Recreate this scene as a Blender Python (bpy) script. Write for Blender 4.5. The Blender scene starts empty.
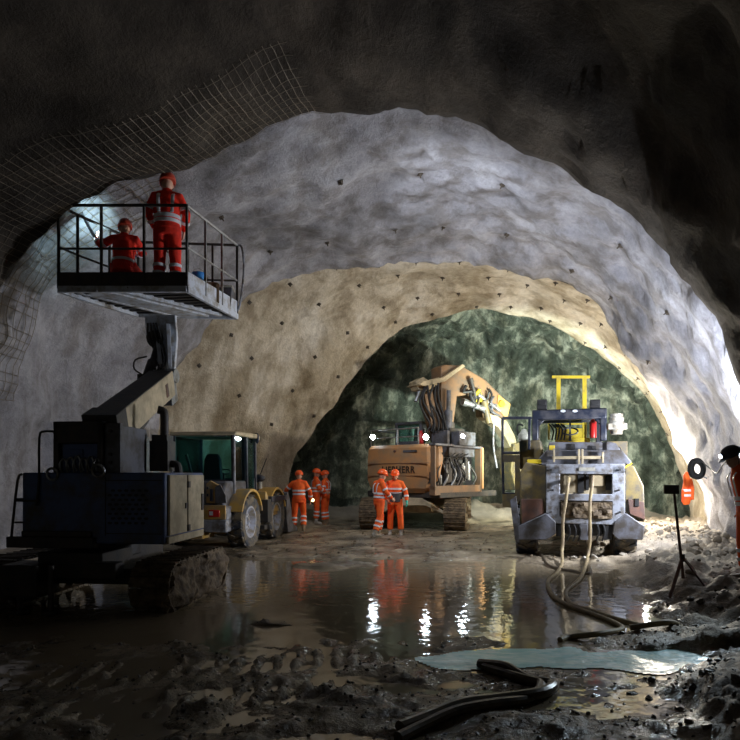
import bpy, bmesh, math, random
from mathutils import Vector, Matrix, noise
random.seed(7)
sc = bpy.context.scene
C = sc.collection
PI = math.pi
V = Vector
EYE, FOC, CU, CV = 1.65, 600.0, 370.0, 475.0

def at(u, v, d):
    """world point at depth d seen in direction (u, v)"""
    return V(((u-CU)*d/FOC, d, EYE-(v-CV)*d/FOC))

class Frame:
    """local frame of a machine: origin (x, y, z), heading rz"""
    def __init__(s, x, y, z=0, rz=0):
        s.o = V((x, y, z)); s.rz = rz
        s.m = Matrix.Translation(s.o) @ Matrix.Rotation(rz, 4, 'Z')
        s.i = s.m.inverted()
    def xz(s, u, v, yl):
        c = s.i @ V((0, 0, EYE)); d = s.i.to_3x3() @ V(((u-CU)/FOC, 1, -(v-CV)/FOC))
        t = (yl-c.y)/d.y
        p = c+d*t
        return p.x, p.z
    def p(s, u, v, yl):
        x, z = s.xz(u, v, yl); return V((x, yl, z))
    def side(s, u, v, xl):
        c = s.i @ V((0, 0, EYE)); d = s.i.to_3x3() @ V(((u-CU)/FOC, 1, -(v-CV)/FOC))
        t = (xl-c.x)/d.x
        return c+d*t

# ---------------------------------------------------------------- materials
def mat(name, col, rough=.6, metal=0., dirt=None, amt=.5, scale=3., bump=.0, bscale=20., spec=.5, coat=0., emit=None, estr=0., r2=None, detail=6.):
    m = bpy.data.materials.new(name); m.use_nodes = True
    n = m.node_tree.nodes; l = m.node_tree.links
    b = n['Principled BSDF']
    b.inputs['Base Color'].default_value = (*col, 1)
    b.inputs['Roughness'].default_value = rough
    b.inputs['Metallic'].default_value = metal
    b.inputs['Specular IOR Level'].default_value = spec
    b.inputs['Coat Weight'].default_value = coat
    b.inputs['Coat Roughness'].default_value = .1
    if emit:
        b.inputs['Emission Color'].default_value = (*emit, 1); b.inputs['Emission Strength'].default_value = estr
    tc = n.new('ShaderNodeTexCoord')
    if dirt:
        no = n.new('ShaderNodeTexNoise'); no.inputs['Scale'].default_value = scale; no.inputs['Detail'].default_value = detail
        no.inputs['Roughness'].default_value = .65
        l.new(tc.outputs['Object'], no.inputs['Vector'])
        r = n.new('ShaderNodeValToRGB'); r.color_ramp.elements[0].position = .62-.45*amt; r.color_ramp.elements[1].position = .80-.42*amt
        r.color_ramp.elements[0].color = (*col, 1); r.color_ramp.elements[1].color = (*dirt, 1)
        l.new(no.outputs['Fac'], r.inputs['Fac']); l.new(r.outputs['Color'], b.inputs['Base Color'])
        if r2 is not None:
            mr = n.new('ShaderNodeMapRange'); mr.inputs['From Min'].default_value = .4; mr.inputs['From Max'].default_value = .6
            mr.inputs['To Min'].default_value = rough; mr.inputs['To Max'].default_value = r2
            l.new(no.outputs['Fac'], mr.inputs['Value']); l.new(mr.outputs['Result'], b.inputs['Roughness'])
    if bump:
        n2 = n.new('ShaderNodeTexNoise'); n2.inputs['Scale'].default_value = bscale; n2.inputs['Detail'].default_value = 5
        l.new(tc.outputs['Object'], n2.inputs['Vector'])
        bp = n.new('ShaderNodeBump'); bp.inputs['Strength'].default_value = 1; bp.inputs['Distance'].default_value = bump
        l.new(n2.outputs['Fac'], bp.inputs['Height']); l.new(bp.outputs['Normal'], b.inputs['Normal'])
    return m
MUD = (.17, .13, .085)
M = {
 'blue': mat('navy_paint', (.075, .12, .27), .45, dirt=(.07, .065, .06), amt=.4, scale=2.5, bump=.003),
 'tan': mat('dusty_beige_paint', (.52, .43, .28), .6, dirt=(.3, .25, .16), amt=.45, scale=3, bump=.003),
 'dark': mat('dark_greasy_steel', (.03, .03, .032), .55, dirt=(.06, .05, .04), amt=.5, scale=5, bump=.004),
 'black': mat('black_rubber', (.015, .015, .016), .55, bump=.002),
 'steel': mat('galvanised_steel', (.34, .36, .38), .4, .6, dirt=(.16, .15, .13), amt=.4, scale=6, bump=.002),
 'grey': mat('dusty_grey_paint', (.125, .13, .155), .5, dirt=(.06, .052, .045), amt=.45, scale=4, bump=.004),
 'pale': mat('pale_painted_steel', (.30, .32, .37), .45, dirt=(.12, .105, .09), amt=.4, scale=6, bump=.004),
 'navy': mat('navy_cab_steel', (.014, .019, .036), .4, dirt=(.07, .07, .08), amt=.4, scale=5),
 'yellow': mat('bright_yellow_paint', (.7, .52, .03), .45, dirt=(.4, .3, .07), amt=.25, scale=4),
 'dyellow': mat('dirty_yellow_paint', (.2, .15, .055), .55, dirt=(.1, .085, .06), amt=.5, scale=5, bump=.003),
 'orange': mat('ochre_orange_paint', (.50, .25, .10), .5, dirt=(.33, .22, .13), amt=.4, scale=1.6, bump=.002),
 'lyellow': mat('loader_yellow_paint', (.6, .36, .08), .45, dirt=(.36, .27, .16), amt=.4, scale=3, bump=.002),
 'oxide': mat('red_brown_oxide', (.17, .08, .055), .6, dirt=(.1, .06, .05), amt=.5, scale=5, bump=.003),
 'mud': mat('caked_mud', (.2, .145, .085), .75, dirt=(.07, .048, .028), amt=.5, scale=7, bump=.03, bscale=14),
 'wetmud': mat('wet_dark_mud', (.05, .04, .028), .35, dirt=(.1, .075, .05), amt=.5, scale=6, bump=.03, bscale=14),
 'tyre': mat('muddy_tyre_rubber', (.035, .045, .065), .6, dirt=(.2, .16, .1), amt=.42, scale=5, bump=.006),
 'rim': mat('grey_blue_rim', (.42, .45, .55), .5, dirt=(.28, .24, .18), amt=.4, scale=6),
 'mesh': mat('rusty_wire', (.2, .165, .12), .5, .3),
 'hivis': mat('hi_vis_orange_cloth', (.95, .15, .015), .75, dirt=(.85, .08, .008), amt=.45, scale=6, bump=.02, bscale=9),
 'hired': mat('hi_vis_red_cloth', (.95, .03, .006), .75, dirt=(.7, .02, .006), amt=.45, scale=6, bump=.02, bscale=9),
 'silver': mat('reflective_band', (.75, .76, .8), .35, bump=.003),
 'helmet': mat('orange_helmet_plastic', (.95, .12, .02), .3),
 'rhelmet': mat('dusty_red_helmet_plastic', (.5, .06, .03), .35),
 'skin': mat('skin', (.6, .35, .25), .5),
 'boot': mat('muddy_boot_rubber', (.1, .1, .1), .5, dirt=MUD, amt=.5, scale=9),
 'gboot': mat('grey_mud_boots', (.42, .4, .36), .5, dirt=(.28, .24, .18), amt=.5, scale=9),
 'bboot': mat('brown_mud_boots', (.3, .18, .09), .5, dirt=MUD, amt=.5, scale=9),
 'dcloth': mat('charcoal_cloth', (.05, .05, .055), .8, bump=.01, bscale=12),
 'teal': mat('teal_glove_rubber', (.03, .45, .36), .45),
 'hose': mat('muddy_hose', (.32, .25, .13), .6, dirt=(.2, .15, .09), amt=.5, scale=8, bump=.003),
 'dhose': mat('wet_dark_hose', (.05, .042, .033), .3, dirt=(.11, .085, .055), amt=.5, scale=7, bump=.004),
 'white': mat('white_plastic', (.42, .41, .36), .45, dirt=(.25, .21, .15), amt=.35, scale=6),
 'red': mat('red_plastic', (.6, .02, .02), .3),
 'bluep': mat('bright_blue_plastic', (.03, .25, .65), .4),
 'wood': mat('plywood', (.3, .2, .12), .7, dirt=(.2, .14, .08), amt=.5, scale=8),
 'lamp': mat('lit_lamp_lens', (1, 1, 1), .3, emit=(.8, .93, 1), estr=110),
 'hlamp': mat('lit_headlamp', (1, 1, 1), .3, emit=(.75, .88, 1), estr=25),
 'wlamp': mat('warm_lit_lamp', (1, 1, 1), .3, emit=(1, .6, .2), estr=9),
 'dlens': mat('unlit_lamp_lens', (.55, .6, .65), .6, spec=.2),
 'cable': mat('matt_black_cable', (.012, .012, .012), .9, spec=.1),
 'lpale': mat('pale_blue_grey_paint', (.55, .6, .68), .5, dirt=(.3, .28, .25), amt=.35, scale=6, bump=.003),
 'arm': mat('dusty_brown_boom_paint', (.24, .135, .065), .55, dirt=(.15, .105, .07), amt=.5, scale=2.5, bump=.004),
}
def glass_mat(nm, col):
    m = bpy.data.materials.new(nm); m.use_nodes = True
    n = m.node_tree.nodes; l = m.node_tree.links; n.clear()
    o = n.new('ShaderNodeOutputMaterial'); mx = n.new('ShaderNodeMixShader'); t = n.new('ShaderNodeBsdfTransparent'); g = n.new('ShaderNodeBsdfGlossy')
    t.inputs['Color'].default_value = (*col, 1); g.inputs['Roughness'].default_value = .05; g.inputs['Color'].default_value = (.8, 1, 1, 1)
    f = n.new('ShaderNodeFresnel'); f.inputs['IOR'].default_value = 1.5
    l.new(f.outputs[0], mx.inputs[0]); l.new(t.outputs[0], mx.inputs[1]); l.new(g.outputs[0], mx.inputs[2]); l.new(mx.outputs[0], o.inputs[0])
    return m
M['glass'] = glass_mat('tinted_cab_glass', (.62, .86, .88)); M['clear'] = glass_mat('clear_cab_glass', (.94, .96, .94))

# ---------------------------------------------------------------- mesh building
class B:
    def __init__(s): s.bm = bmesh.new()
    def face(s, vs):
        try: return s.bm.faces.new(vs)
        except ValueError: return None
    def box(s, c, size, rot=None):
        m = Matrix.Translation(V(c))
        if rot is not None: m = m @ (rot.to_4x4() if isinstance(rot, Matrix) else Matrix.Rotation(rot, 4, 'Z'))
        bmesh.ops.create_cube(s.bm, size=1, matrix=m @ Matrix.Diagonal((*size, 1)))
        return s
    def bb(s, x0, x1, y0, y1, z0, z1):
        return s.box(((x0+x1)/2, (y0+y1)/2, (z0+z1)/2), (abs(x1-x0), abs(y1-y0), abs(z1-z0)))
    def ring(s, c, a, b, ra, rb, seg):
        return [s.bm.verts.new(c+a*(ra*math.cos(2*PI*k/seg))+b*(rb*math.sin(2*PI*k/seg))) for k in range(seg)]
    def skin(s, rings, cap=True):
        for r0, r1 in zip(rings, rings[1:]):
            k = len(r0)
            for i in range(k): s.face((r0[i], r0[(i+1) % k], r1[(i+1) % k], r1[i]))
        if cap:
            s.face(rings[0][::-1]); s.face(rings[-1])
    def loft(s, pts, rad, seg=12, right=None, cap=True):
        """tube with a radius, or (side radius, depth radius), at every point"""
        pts = [V(p) for p in pts]; rings = []; a = None
        for i, p in enumerate(pts):
            t = (pts[min(i+1, len(pts)-1)]-pts[max(i-1, 0)])
            if t.length < 1e-6: t = V((0, 0, 1))
            t.normalize()
            if right is not None: ref = V(right)
            elif a is not None: ref = a
            else: ref = V((1, 0, 0)) if abs(t.x) < .8 else V((0, 1, 0))
            a = (ref-t*ref.dot(t))
            if a.length < 1e-4: a = t.orthogonal()
            a.normalize(); b = t.cross(a)
            r = rad[i] if isinstance(rad, (list, tuple)) else rad
            ra, rb = r if isinstance(r, (list, tuple)) else (r, r)
            rings.append(s.ring(p, a, b, ra, rb, seg))
        s.skin(rings, cap); return s
    def cyl(s, p0, p1, r, r2=None, seg=16):
        return s.loft([p0, p1], [r, r if r2 is None else r2], seg)
    def bar(s, p0, p1, w, h=None):
        """rectangular bar from p0 to p1"""
        p0, p1 = V(p0), V(p1); h = w if h is None else h; t = (p1-p0); L = t.length; t.normalize()
        up = V((0, 0, 1)) if abs(t.z) < .95 else V((0, 1, 0))
        a = t.cross(up).normalized(); b = a.cross(t)
        s.box((p0+p1)/2, (w, L, h), Matrix((a, t, b)).transposed()); return s
    def tube(s, pts, r, seg=8, sm=3):
        return s.loft(spline(pts, sm) if sm > 1 and len(pts) > 2 else pts, r, seg)
    def prism(s, poly, plane, lo, hi):
        f = {'xy': lambda a, b, c: V((a, b, c)), 'xz': lambda a, b, c: V((a, c, b)), 'yz': lambda a, b, c: V((c, a, b))}[plane]
        v0 = [s.bm.verts.new(f(a, b, lo)) for a, b in poly]; v1 = [s.bm.verts.new(f(a, b, hi)) for a, b in poly]
        s.skin([v0, v1]); return s
    def lathe(s, prof, c=(0, 0, 0), axis='z', seg=28, a0=0, a1=2*PI):
        c = V(c); ax = {'x': V((1, 0, 0)), 'y': V((0, 1, 0)), 'z': V((0, 0, 1))}[axis] if isinstance(axis, str) else V(axis).normalized()
        a = ax.orthogonal().normalized(); b = ax.cross(a)
        rings = [s.ring(c+ax*h, a, b, max(r, 1e-4), max(r, 1e-4), seg) for r, h in prof]
        s.skin(rings); return s
    def torus(s, c, axis, R, r, seg=28, ms=8):
        c = V(c); ax = V(axis).normalized(); a = ax.orthogonal().normalized(); b = ax.cross(a); rings = []
        for k in range(seg):
            d = a*math.cos(2*PI*k/seg)+b*math.sin(2*PI*k/seg)
            rings.append(s.ring(c+d*R, d, ax, r, r, ms))
        s.skin(rings+[rings[0]], False); return s
    def ball(s, c, r, rz=0, seg=16):
        r = (r, r, r) if not isinstance(r, (tuple, list)) else r
        bmesh.ops.create_uvsphere(s.bm, u_segments=seg, v_segments=max(8, seg*2//3), radius=1,
            matrix=Matrix.Translation(V(c)) @ Matrix.Rotation(rz, 4, 'Z') @ Matrix.Diagonal((*r, 1)))
        return s
    def out(s, name, m, parent=None, bevel=0., remesh=0., smooth=0, loc=None, rz=None, ang=35, **props):
        bmesh.ops.recalc_face_normals(s.bm, faces=s.bm.faces[:])
        me = bpy.data.meshes.new(name); s.bm.to_mesh(me); s.bm.free()
        me.materials.append(M[m] if isinstance(m, str) else m)
        me.polygons.foreach_set('use_smooth', [True]*len(me.polygons))
        if not remesh: me.set_sharp_from_angle(angle=math.radians(ang))
        o = bpy.data.objects.new(name, me); C.objects.link(o)
        if parent is not None: o.parent = parent
        if loc is not None: o.location = loc
        if rz is not None: o.rotation_euler.z = rz
        if bevel:
            md = o.modifiers.new('edge', 'BEVEL'); md.width = bevel; md.segments = 2; md.limit_method = 'ANGLE'; md.angle_limit = math.radians(40)
        if remesh:
            md = o.modifiers.new('skin', 'REMESH'); md.mode = 'VOXEL'; md.voxel_size = remesh; md.use_smooth_shade = True
            md = o.modifiers.new('soft', 'SMOOTH'); md.iterations = smooth or 3; md.factor = .5
        for k, v in props.items(): o[k] = v
        return o

def spline(pts, k=4):
    pts = [V(p) for p in pts]; P = [pts[0]*2-pts[1]]+pts+[pts[-1]*2-pts[-2]]; r = []
    for i in range(1, len(P)-2):
        for j in range(k):
            t = j/k; a, b, c, d = P[i-1], P[i], P[i+1], P[i+2]
            r.append(.5*((2*b)+(c-a)*t+(2*a-5*b+4*c-d)*t*t+(3*b-3*c+d-a)*t**3))
    r.append(pts[-1]); return r

def tag(o, label, cat, group=None, kind=None):
    o['label'] = label; o['category'] = cat
    if group: o['group'] = group
    if kind: o['kind'] = kind
    return o
def thing(name, label, cat, loc, rz=0, group=None):
    o = bpy.data.objects.new(name, None); C.objects.link(o); o.empty_display_size = .2
    o.location = loc; o.rotation_euler.z = rz
    return tag(o, label, cat, group)
def copy_tree(o, parent=None):
    c = o.copy(); C.objects.link(c)
    if parent is not None: c.parent = parent
    for ch in list(o.children): copy_tree(ch, c)
    return c
def fbm(x, y, z, o=4):
    return noise.fractal(V((x, y, z)), 1.0, 2.0, o, noise_basis='PERLIN_ORIGINAL')
def sstep(a, b, x):
    t = min(1, max(0, (x-a)/(b-a))); return t*t*(3-2*t)
# ================================================================ the tunnel
NP = 150
def resample(poly, n=NP):
    p = spline([V((x, 0, z)) for x, z in poly], 6); L = [0]
    for a, b in zip(p, p[1:]): L.append(L[-1]+(b-a).length)
    r = []; j = 0
    for i in range(n+1):
        s = L[-1]*i/n
        while j < len(L)-2 and L[j+1] < s: j += 1
        t = (s-L[j])/max(1e-9, L[j+1]-L[j]); q = p[j].lerp(p[j+1], t); r.append((q.x, q.z))
    return r
def grow(prof, k, shift=0):
    """profile moved outward by k metres"""
    cx = (prof[0][0]+prof[-1][0])/2; r = []
    for x, z in prof:
        d = V((x-cx, max(z-1.0, 0)*1.0)); L = max(d.length, .1)
        r.append((x+d.x/L*k+shift, z+d.y/L*k))
    return r
PA = resample([(-6.7, -.4), (-6.85, 1.2), (-6.6, 3.2), (-5.86, 4.93), (-4.9, 5.65), (-3.96, 6.16), (-3.0, 6.56), (-1.9, 7.08), (-.63, 7.57), (.79, 7.55),
               (2.2, 7.0), (3.96, 6.0), (4.85, 5.0), (5.64, 3.7), (6.05, 2.7), (6.3, 1.5), (6.35, -.4)])
PB = resample([(-5.0, -.4), (-5.35, 1.5), (-5.3, 3.07), (-4.78, 4.36), (-4.0, 5.4), (-2.84, 6.43), (-1.03, 7.0), (.78, 7.15), (2.58, 7.1), (4.1, 6.82), (5.5, 6.2),
               (6.33, 5.5), (6.85, 4.5), (7.44, 3.54), (8.0, 2.4), (8.4, 1.5), (8.65, 1.0), (8.65, -.4)])
PC = resample([(-2.7, -.4), (-2.5, 1.55), (-1.84, 2.92), (-.98, 4.12), (.06, 5.32), (1.27, 6.37), (3.14, 6.88), (4.5, 6.69), (5.7, 6.37), (6.75, 5.83), (7.76, 4.98),
               (8.8, 3.96), (9.7, 2.25), (10.1, .86), (10.1, -.4)])
def mixp(a, b, t): return [(x0+(x1-x0)*t, z0+(z1-z0)*t) for (x0, z0), (x1, z1) in zip(a, b)]
def surface(name, stations, step, amp, freq, m, seed=0., label=None, ridge=0., fine=.02):
    """stations: (depth, profile); straight loft between them, roughened along its normal"""
    rows = []
    for (d0, p0), (d1, p1) in zip(stations, stations[1:]):
        k = max(1, int(math.hypot(d1-d0, (p1[NP//2][1]-p0[NP//2][1]))/step))
        for i in range(k): rows.append((d0+(d1-d0)*i/k, mixp(p0, p1, i/k)))
    rows.append(stations[-1])
    b = B(); grid = []
    for d, p in rows:
        cx = (p[0][0]+p[-1][0])/2; row = []
        for x, z in p:
            n = V((x-cx, 0, z-1.5)); n.normalize()
            q = V((x*freq, d*freq, z*freq+seed))
            h = fbm(q.x, q.y, q.z, 3)*amp + fbm(x*2.3+seed, d*2.3, z*2.3, 3)*amp*.25 + fbm(x*7, d*7, z*7+seed, 2)*fine
            if ridge: h += (abs(noise.noise(V((x*.9+seed, d*.9, z*.9))))-.25)*ridge+(abs(noise.noise(V((x*2.6, d*2.6, z*2.6+seed))))-.25)*ridge*.45
            row.append(b.bm.verts.new(V((x, d, z))+n*h))
        grid.append(row)
    for r0, r1 in zip(grid, grid[1:]):
        for i in range(NP): b.face((r0[i], r0[i+1], r1[i+1], r1[i]))
    o = b.out(name, m, ang=75); o['kind'] = 'structure'
    if label: o['label'] = label
    return o

def shotcrete(name, c1, c2, c3, rough=.8, bump=.02, streak=0., scale=.55, dist=.3, stain=.7):
    m = bpy.data.materials.new(name); m.use_nodes = True
    n = m.node_tree.nodes; l = m.node_tree.links; b = n['Principled BSDF']; b.inputs['Roughness'].default_value = rough
    b.inputs['Specular IOR Level'].default_value = .35
    tc = n.new('ShaderNodeTexCoord')
    mp = n.new('ShaderNodeMapping'); mp.inputs['Scale'].default_value = (1, 1, 1 if not streak else streak); l.new(tc.outputs['Object'], mp.inputs['Vector'])
    a = n.new('ShaderNodeTexNoise'); a.inputs['Scale'].default_value = scale; a.inputs['Detail'].default_value = 9; a.inputs['Roughness'].default_value = .68; a.inputs['Distortion'].default_value = dist
    l.new(mp.outputs['Vector'], a.inputs['Vector'])
    r = n.new('ShaderNodeValToRGB'); e = r.color_ramp.elements; e[0].position = .36; e[1].position = .66; e[0].color = (*c1, 1); e[1].color = (*c3, 1)
    k = e.new(.5); k.color = (*c2, 1); l.new(a.outputs['Fac'], r.inputs['Fac'])
    f = n.new('ShaderNodeTexNoise'); f.inputs['Scale'].default_value = 9; f.inputs['Detail'].default_value = 8; f.inputs['Roughness'].default_value = .75
    l.new(tc.outputs['Object'], f.inputs['Vector'])
    mx = n.new('ShaderNodeMix'); mx.data_type = 'RGBA'; mx.blend_type = 'MULTIPLY'; mx.inputs['Factor'].default_value = .45
    r2 = n.new('ShaderNodeValToRGB'); r2.color_ramp.elements[0].position = .28; r2.color_ramp.elements[0].color = (.45, .45, .45, 1); r2.color_ramp.elements[1].position = .55
    l.new(f.outputs['Fac'], r2.inputs['Fac']); l.new(r.outputs['Color'], mx.inputs['A']); l.new(r2.outputs['Color'], mx.inputs['B'])
    l.new(mx.outputs['Result'], b.inputs['Base Color'])
    sm = n.new('ShaderNodeMapping'); sm.inputs['Scale'].default_value = (1.5, 1.5, .22); l.new(tc.outputs['Object'], sm.inputs['Vector'])
    sn = n.new('ShaderNodeTexNoise'); sn.inputs['Scale'].default_value = 1.4; sn.inputs['Detail'].default_value = 7; sn.inputs['Roughness'].default_value = .6; l.new(sm.outputs['Vector'], sn.inputs['Vector'])
    sr = n.new('ShaderNodeValToRGB'); sr.color_ramp.elements[0].position = .38; sr.color_ramp.elements[0].color = (.5, .46, .4, 1); sr.color_ramp.elements[1].position = .54; l.new(sn.outputs['Fac'], sr.inputs['Fac'])
    m3 = n.new('ShaderNodeMix'); m3.data_type = 'RGBA'; m3.blend_type = 'MULTIPLY'; m3.inputs['Factor'].default_value = stain
    l.new(mx.outputs['Result'], m3.inputs['A']); l.new(sr.outputs['Color'], m3.inputs['B']); l.new(m3.outputs['Result'], b.inputs['Base Color'])
    g = n.new('ShaderNodeTexNoise'); g.inputs['Scale'].default_value = 22; g.inputs['Detail'].default_value = 6; g.inputs['Roughness'].default_value = .7
    l.new(tc.outputs['Object'], g.inputs['Vector'])
    ad = n.new('ShaderNodeMath'); ad.operation = 'MULTIPLY_ADD'; ad.inputs[1].default_value = 2.2
    l.new(f.outputs['Fac'], ad.inputs[0]); l.new(g.outputs['Fac'], ad.inputs[2])
    bp = n.new('ShaderNodeBump'); bp.inputs['Distance'].default_value = bump; bp.inputs['Strength'].default_value = 1
    l.new(ad.outputs[0], bp.inputs['Height']); l.new(bp.outputs['Normal'], b.inputs['Normal'])
    return m
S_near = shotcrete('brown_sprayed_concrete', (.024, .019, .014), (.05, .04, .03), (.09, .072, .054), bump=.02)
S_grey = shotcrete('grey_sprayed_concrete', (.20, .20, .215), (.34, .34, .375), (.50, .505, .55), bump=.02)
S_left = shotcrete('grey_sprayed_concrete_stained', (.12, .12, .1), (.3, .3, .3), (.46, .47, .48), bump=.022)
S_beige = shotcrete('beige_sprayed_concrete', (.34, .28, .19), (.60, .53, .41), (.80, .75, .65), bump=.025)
S_rock = shotcrete('green_wet_rock', (.03, .04, .032), (.10, .125, .1), (.5, .54, .44), rough=.4, bump=.08, streak=.6, scale=1.7, dist=.1)
S_brock = shotcrete('brown_rock', (.09, .065, .04), (.2, .15, .1), (.35, .28, .19), bump=.05)

def sh(p, dx, k=0): return grow(p, k, dx)
near_st = [(-6, sh(PA, -4.2, .5)), (2.5, sh(PA, -2.1, .35)), (5.2, sh(PA, -1.3, .25)), (6.6, sh(PA, -.9, .42)), (7.6, sh(PA, -.6, .3)), (8.5, sh(PA, -.3, .02)), (9.5, PA), (9.75, sh(PA, 0, .12)), (9.85, sh(PA, .05, .5))]
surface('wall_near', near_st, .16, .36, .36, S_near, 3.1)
PG0 = sh(PA, .05, .42); 
mid_st = [(9.85, PG0), (12.6, grow(mixp(PG0, PB, .5), .12)), (15.5, PB), (15.62, grow(PB, .28))]
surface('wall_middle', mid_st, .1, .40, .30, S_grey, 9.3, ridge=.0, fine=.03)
far_st = [(15.6, grow(PB, .26)), (17.2, grow(mixp(PB, PC, .45), .2)), (19.0, PC), (19.15, grow(PC, .35))]
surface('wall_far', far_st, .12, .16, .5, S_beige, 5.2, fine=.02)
# rock chamber and the face that closes it
def towards(p, s, cx=3.7, cz=2.2): return [(cx+(x-cx)*s, cz+(z-cz)*s if z > 0 else z) for x, z in p]
PD = grow(PC, .35)
face_st = [(19.1, grow(PC, .33)), (20.2, grow(PC, .3)), (21.3, towards(PC, .97)), (21.9, towards(PC, .8)), (22.3, towards(PC, .55)), (22.5, towards(PC, .3)), (22.6, towards(PC, .02))]
face_st = [(d, mixp(p, p, 0)) for d, p in face_st]
surface('wall_back', face_st, .11, .25, .5, S_rock, 1.7, ridge=.75, fine=.07)

# ---------------------------------------------------------------- floor
def wall_x(y):
    if y <= 9.85:
        t = (y+6)/15.85; l0, r0 = -11.4, 2.7
        return l0+t*(-6.7-l0), r0+t*(6.4-r0)
    if y <= 15.6:
        t = (y-9.85)/5.75; return -6.9+t*1.9, 6.6+t*2.1
    t = min(1, (y-15.6)/3.4); return -5.2+t*2.4, 8.8+t*1.4
def puddle(x, y):
    """1 deep inside standing water, 0 on mud"""
    w = fbm(x*.7, y*1.1, 4.4, 4)*1.1
    near = sstep(5.85, 6.35, y+w*.5); far = 1-sstep(11.0, 12.0, y+w*.8+(.9 if x > 2 else 0)*sstep(2, 3.5, x))
    lft = sstep(-5.3, -4.3, x+w*.5); rgt = 1-sstep(3.0+.1*y, 3.9+.1*y, x+w*.6)
    p = near*far*lft*rgt
    hump = sstep(.8, .2, math.hypot((x+.9)/1.2, (y-6.6)/.16)+w*.4)   # mud bar in front of the crawler
    hump2 = sstep(1., .3, math.hypot((x+.6)/1.2, (y-11.0)/.5)+w*.6)
    return max(0, p-hump-hump2)
def stream(x, y):
    w = fbm(x*1.1, y*1.3, 9.1, 3)*.25
    c = 5.35+.04*(x-2)
    ww = .30-.17*sstep(1.4, .2, x)
    return sstep(ww+.12, ww-.12, abs(y-c+w))*sstep(.2, .7, x+w)
def ground(x, y):
    l, r = wall_x(y)
    h = .035
    h += fbm(x*.35, y*.35, 0, 2)*.03
    fg = 1-sstep(6.3, 7.2, y)
    h += fbm(x*1.6, y*2.2, 2.2, 4)*(.035+.014*fg)-.036*fg
    h += max(0, fbm(x*4.5, y*6.5, 5.5, 3))*(.035+.02*fg)
    # crawler print crossing the foreground
    a = (x*.35+y*.94); 
    for off in (5.15,):
        q = (y-off)-.22*(x+1.4); 
        if -4.2 < x < .6 and abs(q) < .34:
            e = sstep(.34, .22, abs(q))*sstep(.6, .1, x)*sstep(-4.2, -3.6, x)
            h += e*(-.03+.032*(math.sin(x*2*PI/.17) > .1))
    q2 = y-(4.45+.3*(x+1.0))
    if abs(q2) < .28 and x < .1: h += sstep(.28, .15, abs(q2))*(-.03+.032*(math.sin(x*2*PI/.17+1) > .1))*sstep(.1, -.3, x)
    h -= puddle(x, y)*.16
    h -= stream(x, y)*.13
    # thin flooded ruts on the foreground's right
    # rubble bank on the right, bank on the left
    kr = sstep(2.9, 1.2, r-x-.25+fbm(x*.9, y*.9, 7, 3)*.6)
    if y > 9.5: kr = max(kr, sstep(3.6, .6, r-x+fbm(x*.9, y*.9, 7, 3)*.9))
    h += kr*(.22+.16*abs(fbm(x*3, y*3, 3.3, 4))) * (1 if y < 19 else .5)
    kl = sstep(1.6, .3, x-l)
    h += kl*.25
    # ground rises a little towards the face, behind the machines
    h += sstep(12, 14, y)*.0
    if y > 20: h += sstep(20.3, 22.5, y)*.8*(.6+.5*abs(fbm(x, y, 1, 3)))
    return h
b = B(); rows = []; y = .2; ys = []
while y < 23: ys.append(y); y += max(.035, .0085*y if y < 13 else .014*y)
for y in ys:
    l, r = wall_x(y); l -= .8; r += .8
    hw = .75*y+1.2
    x0, x1 = max(l, -hw), min(r, hw); n = 260
    rows.append([b.bm.verts.new((x0+(x1-x0)*i/n, y, ground(x0+(x1-x0)*i/n, y))) for i in range(n+1)])
for r0, r1 in zip(rows, rows[1:]):
    for i in range(260): b.face((r0[i], r0[i+1], r1[i+1], r1[i]))
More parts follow.
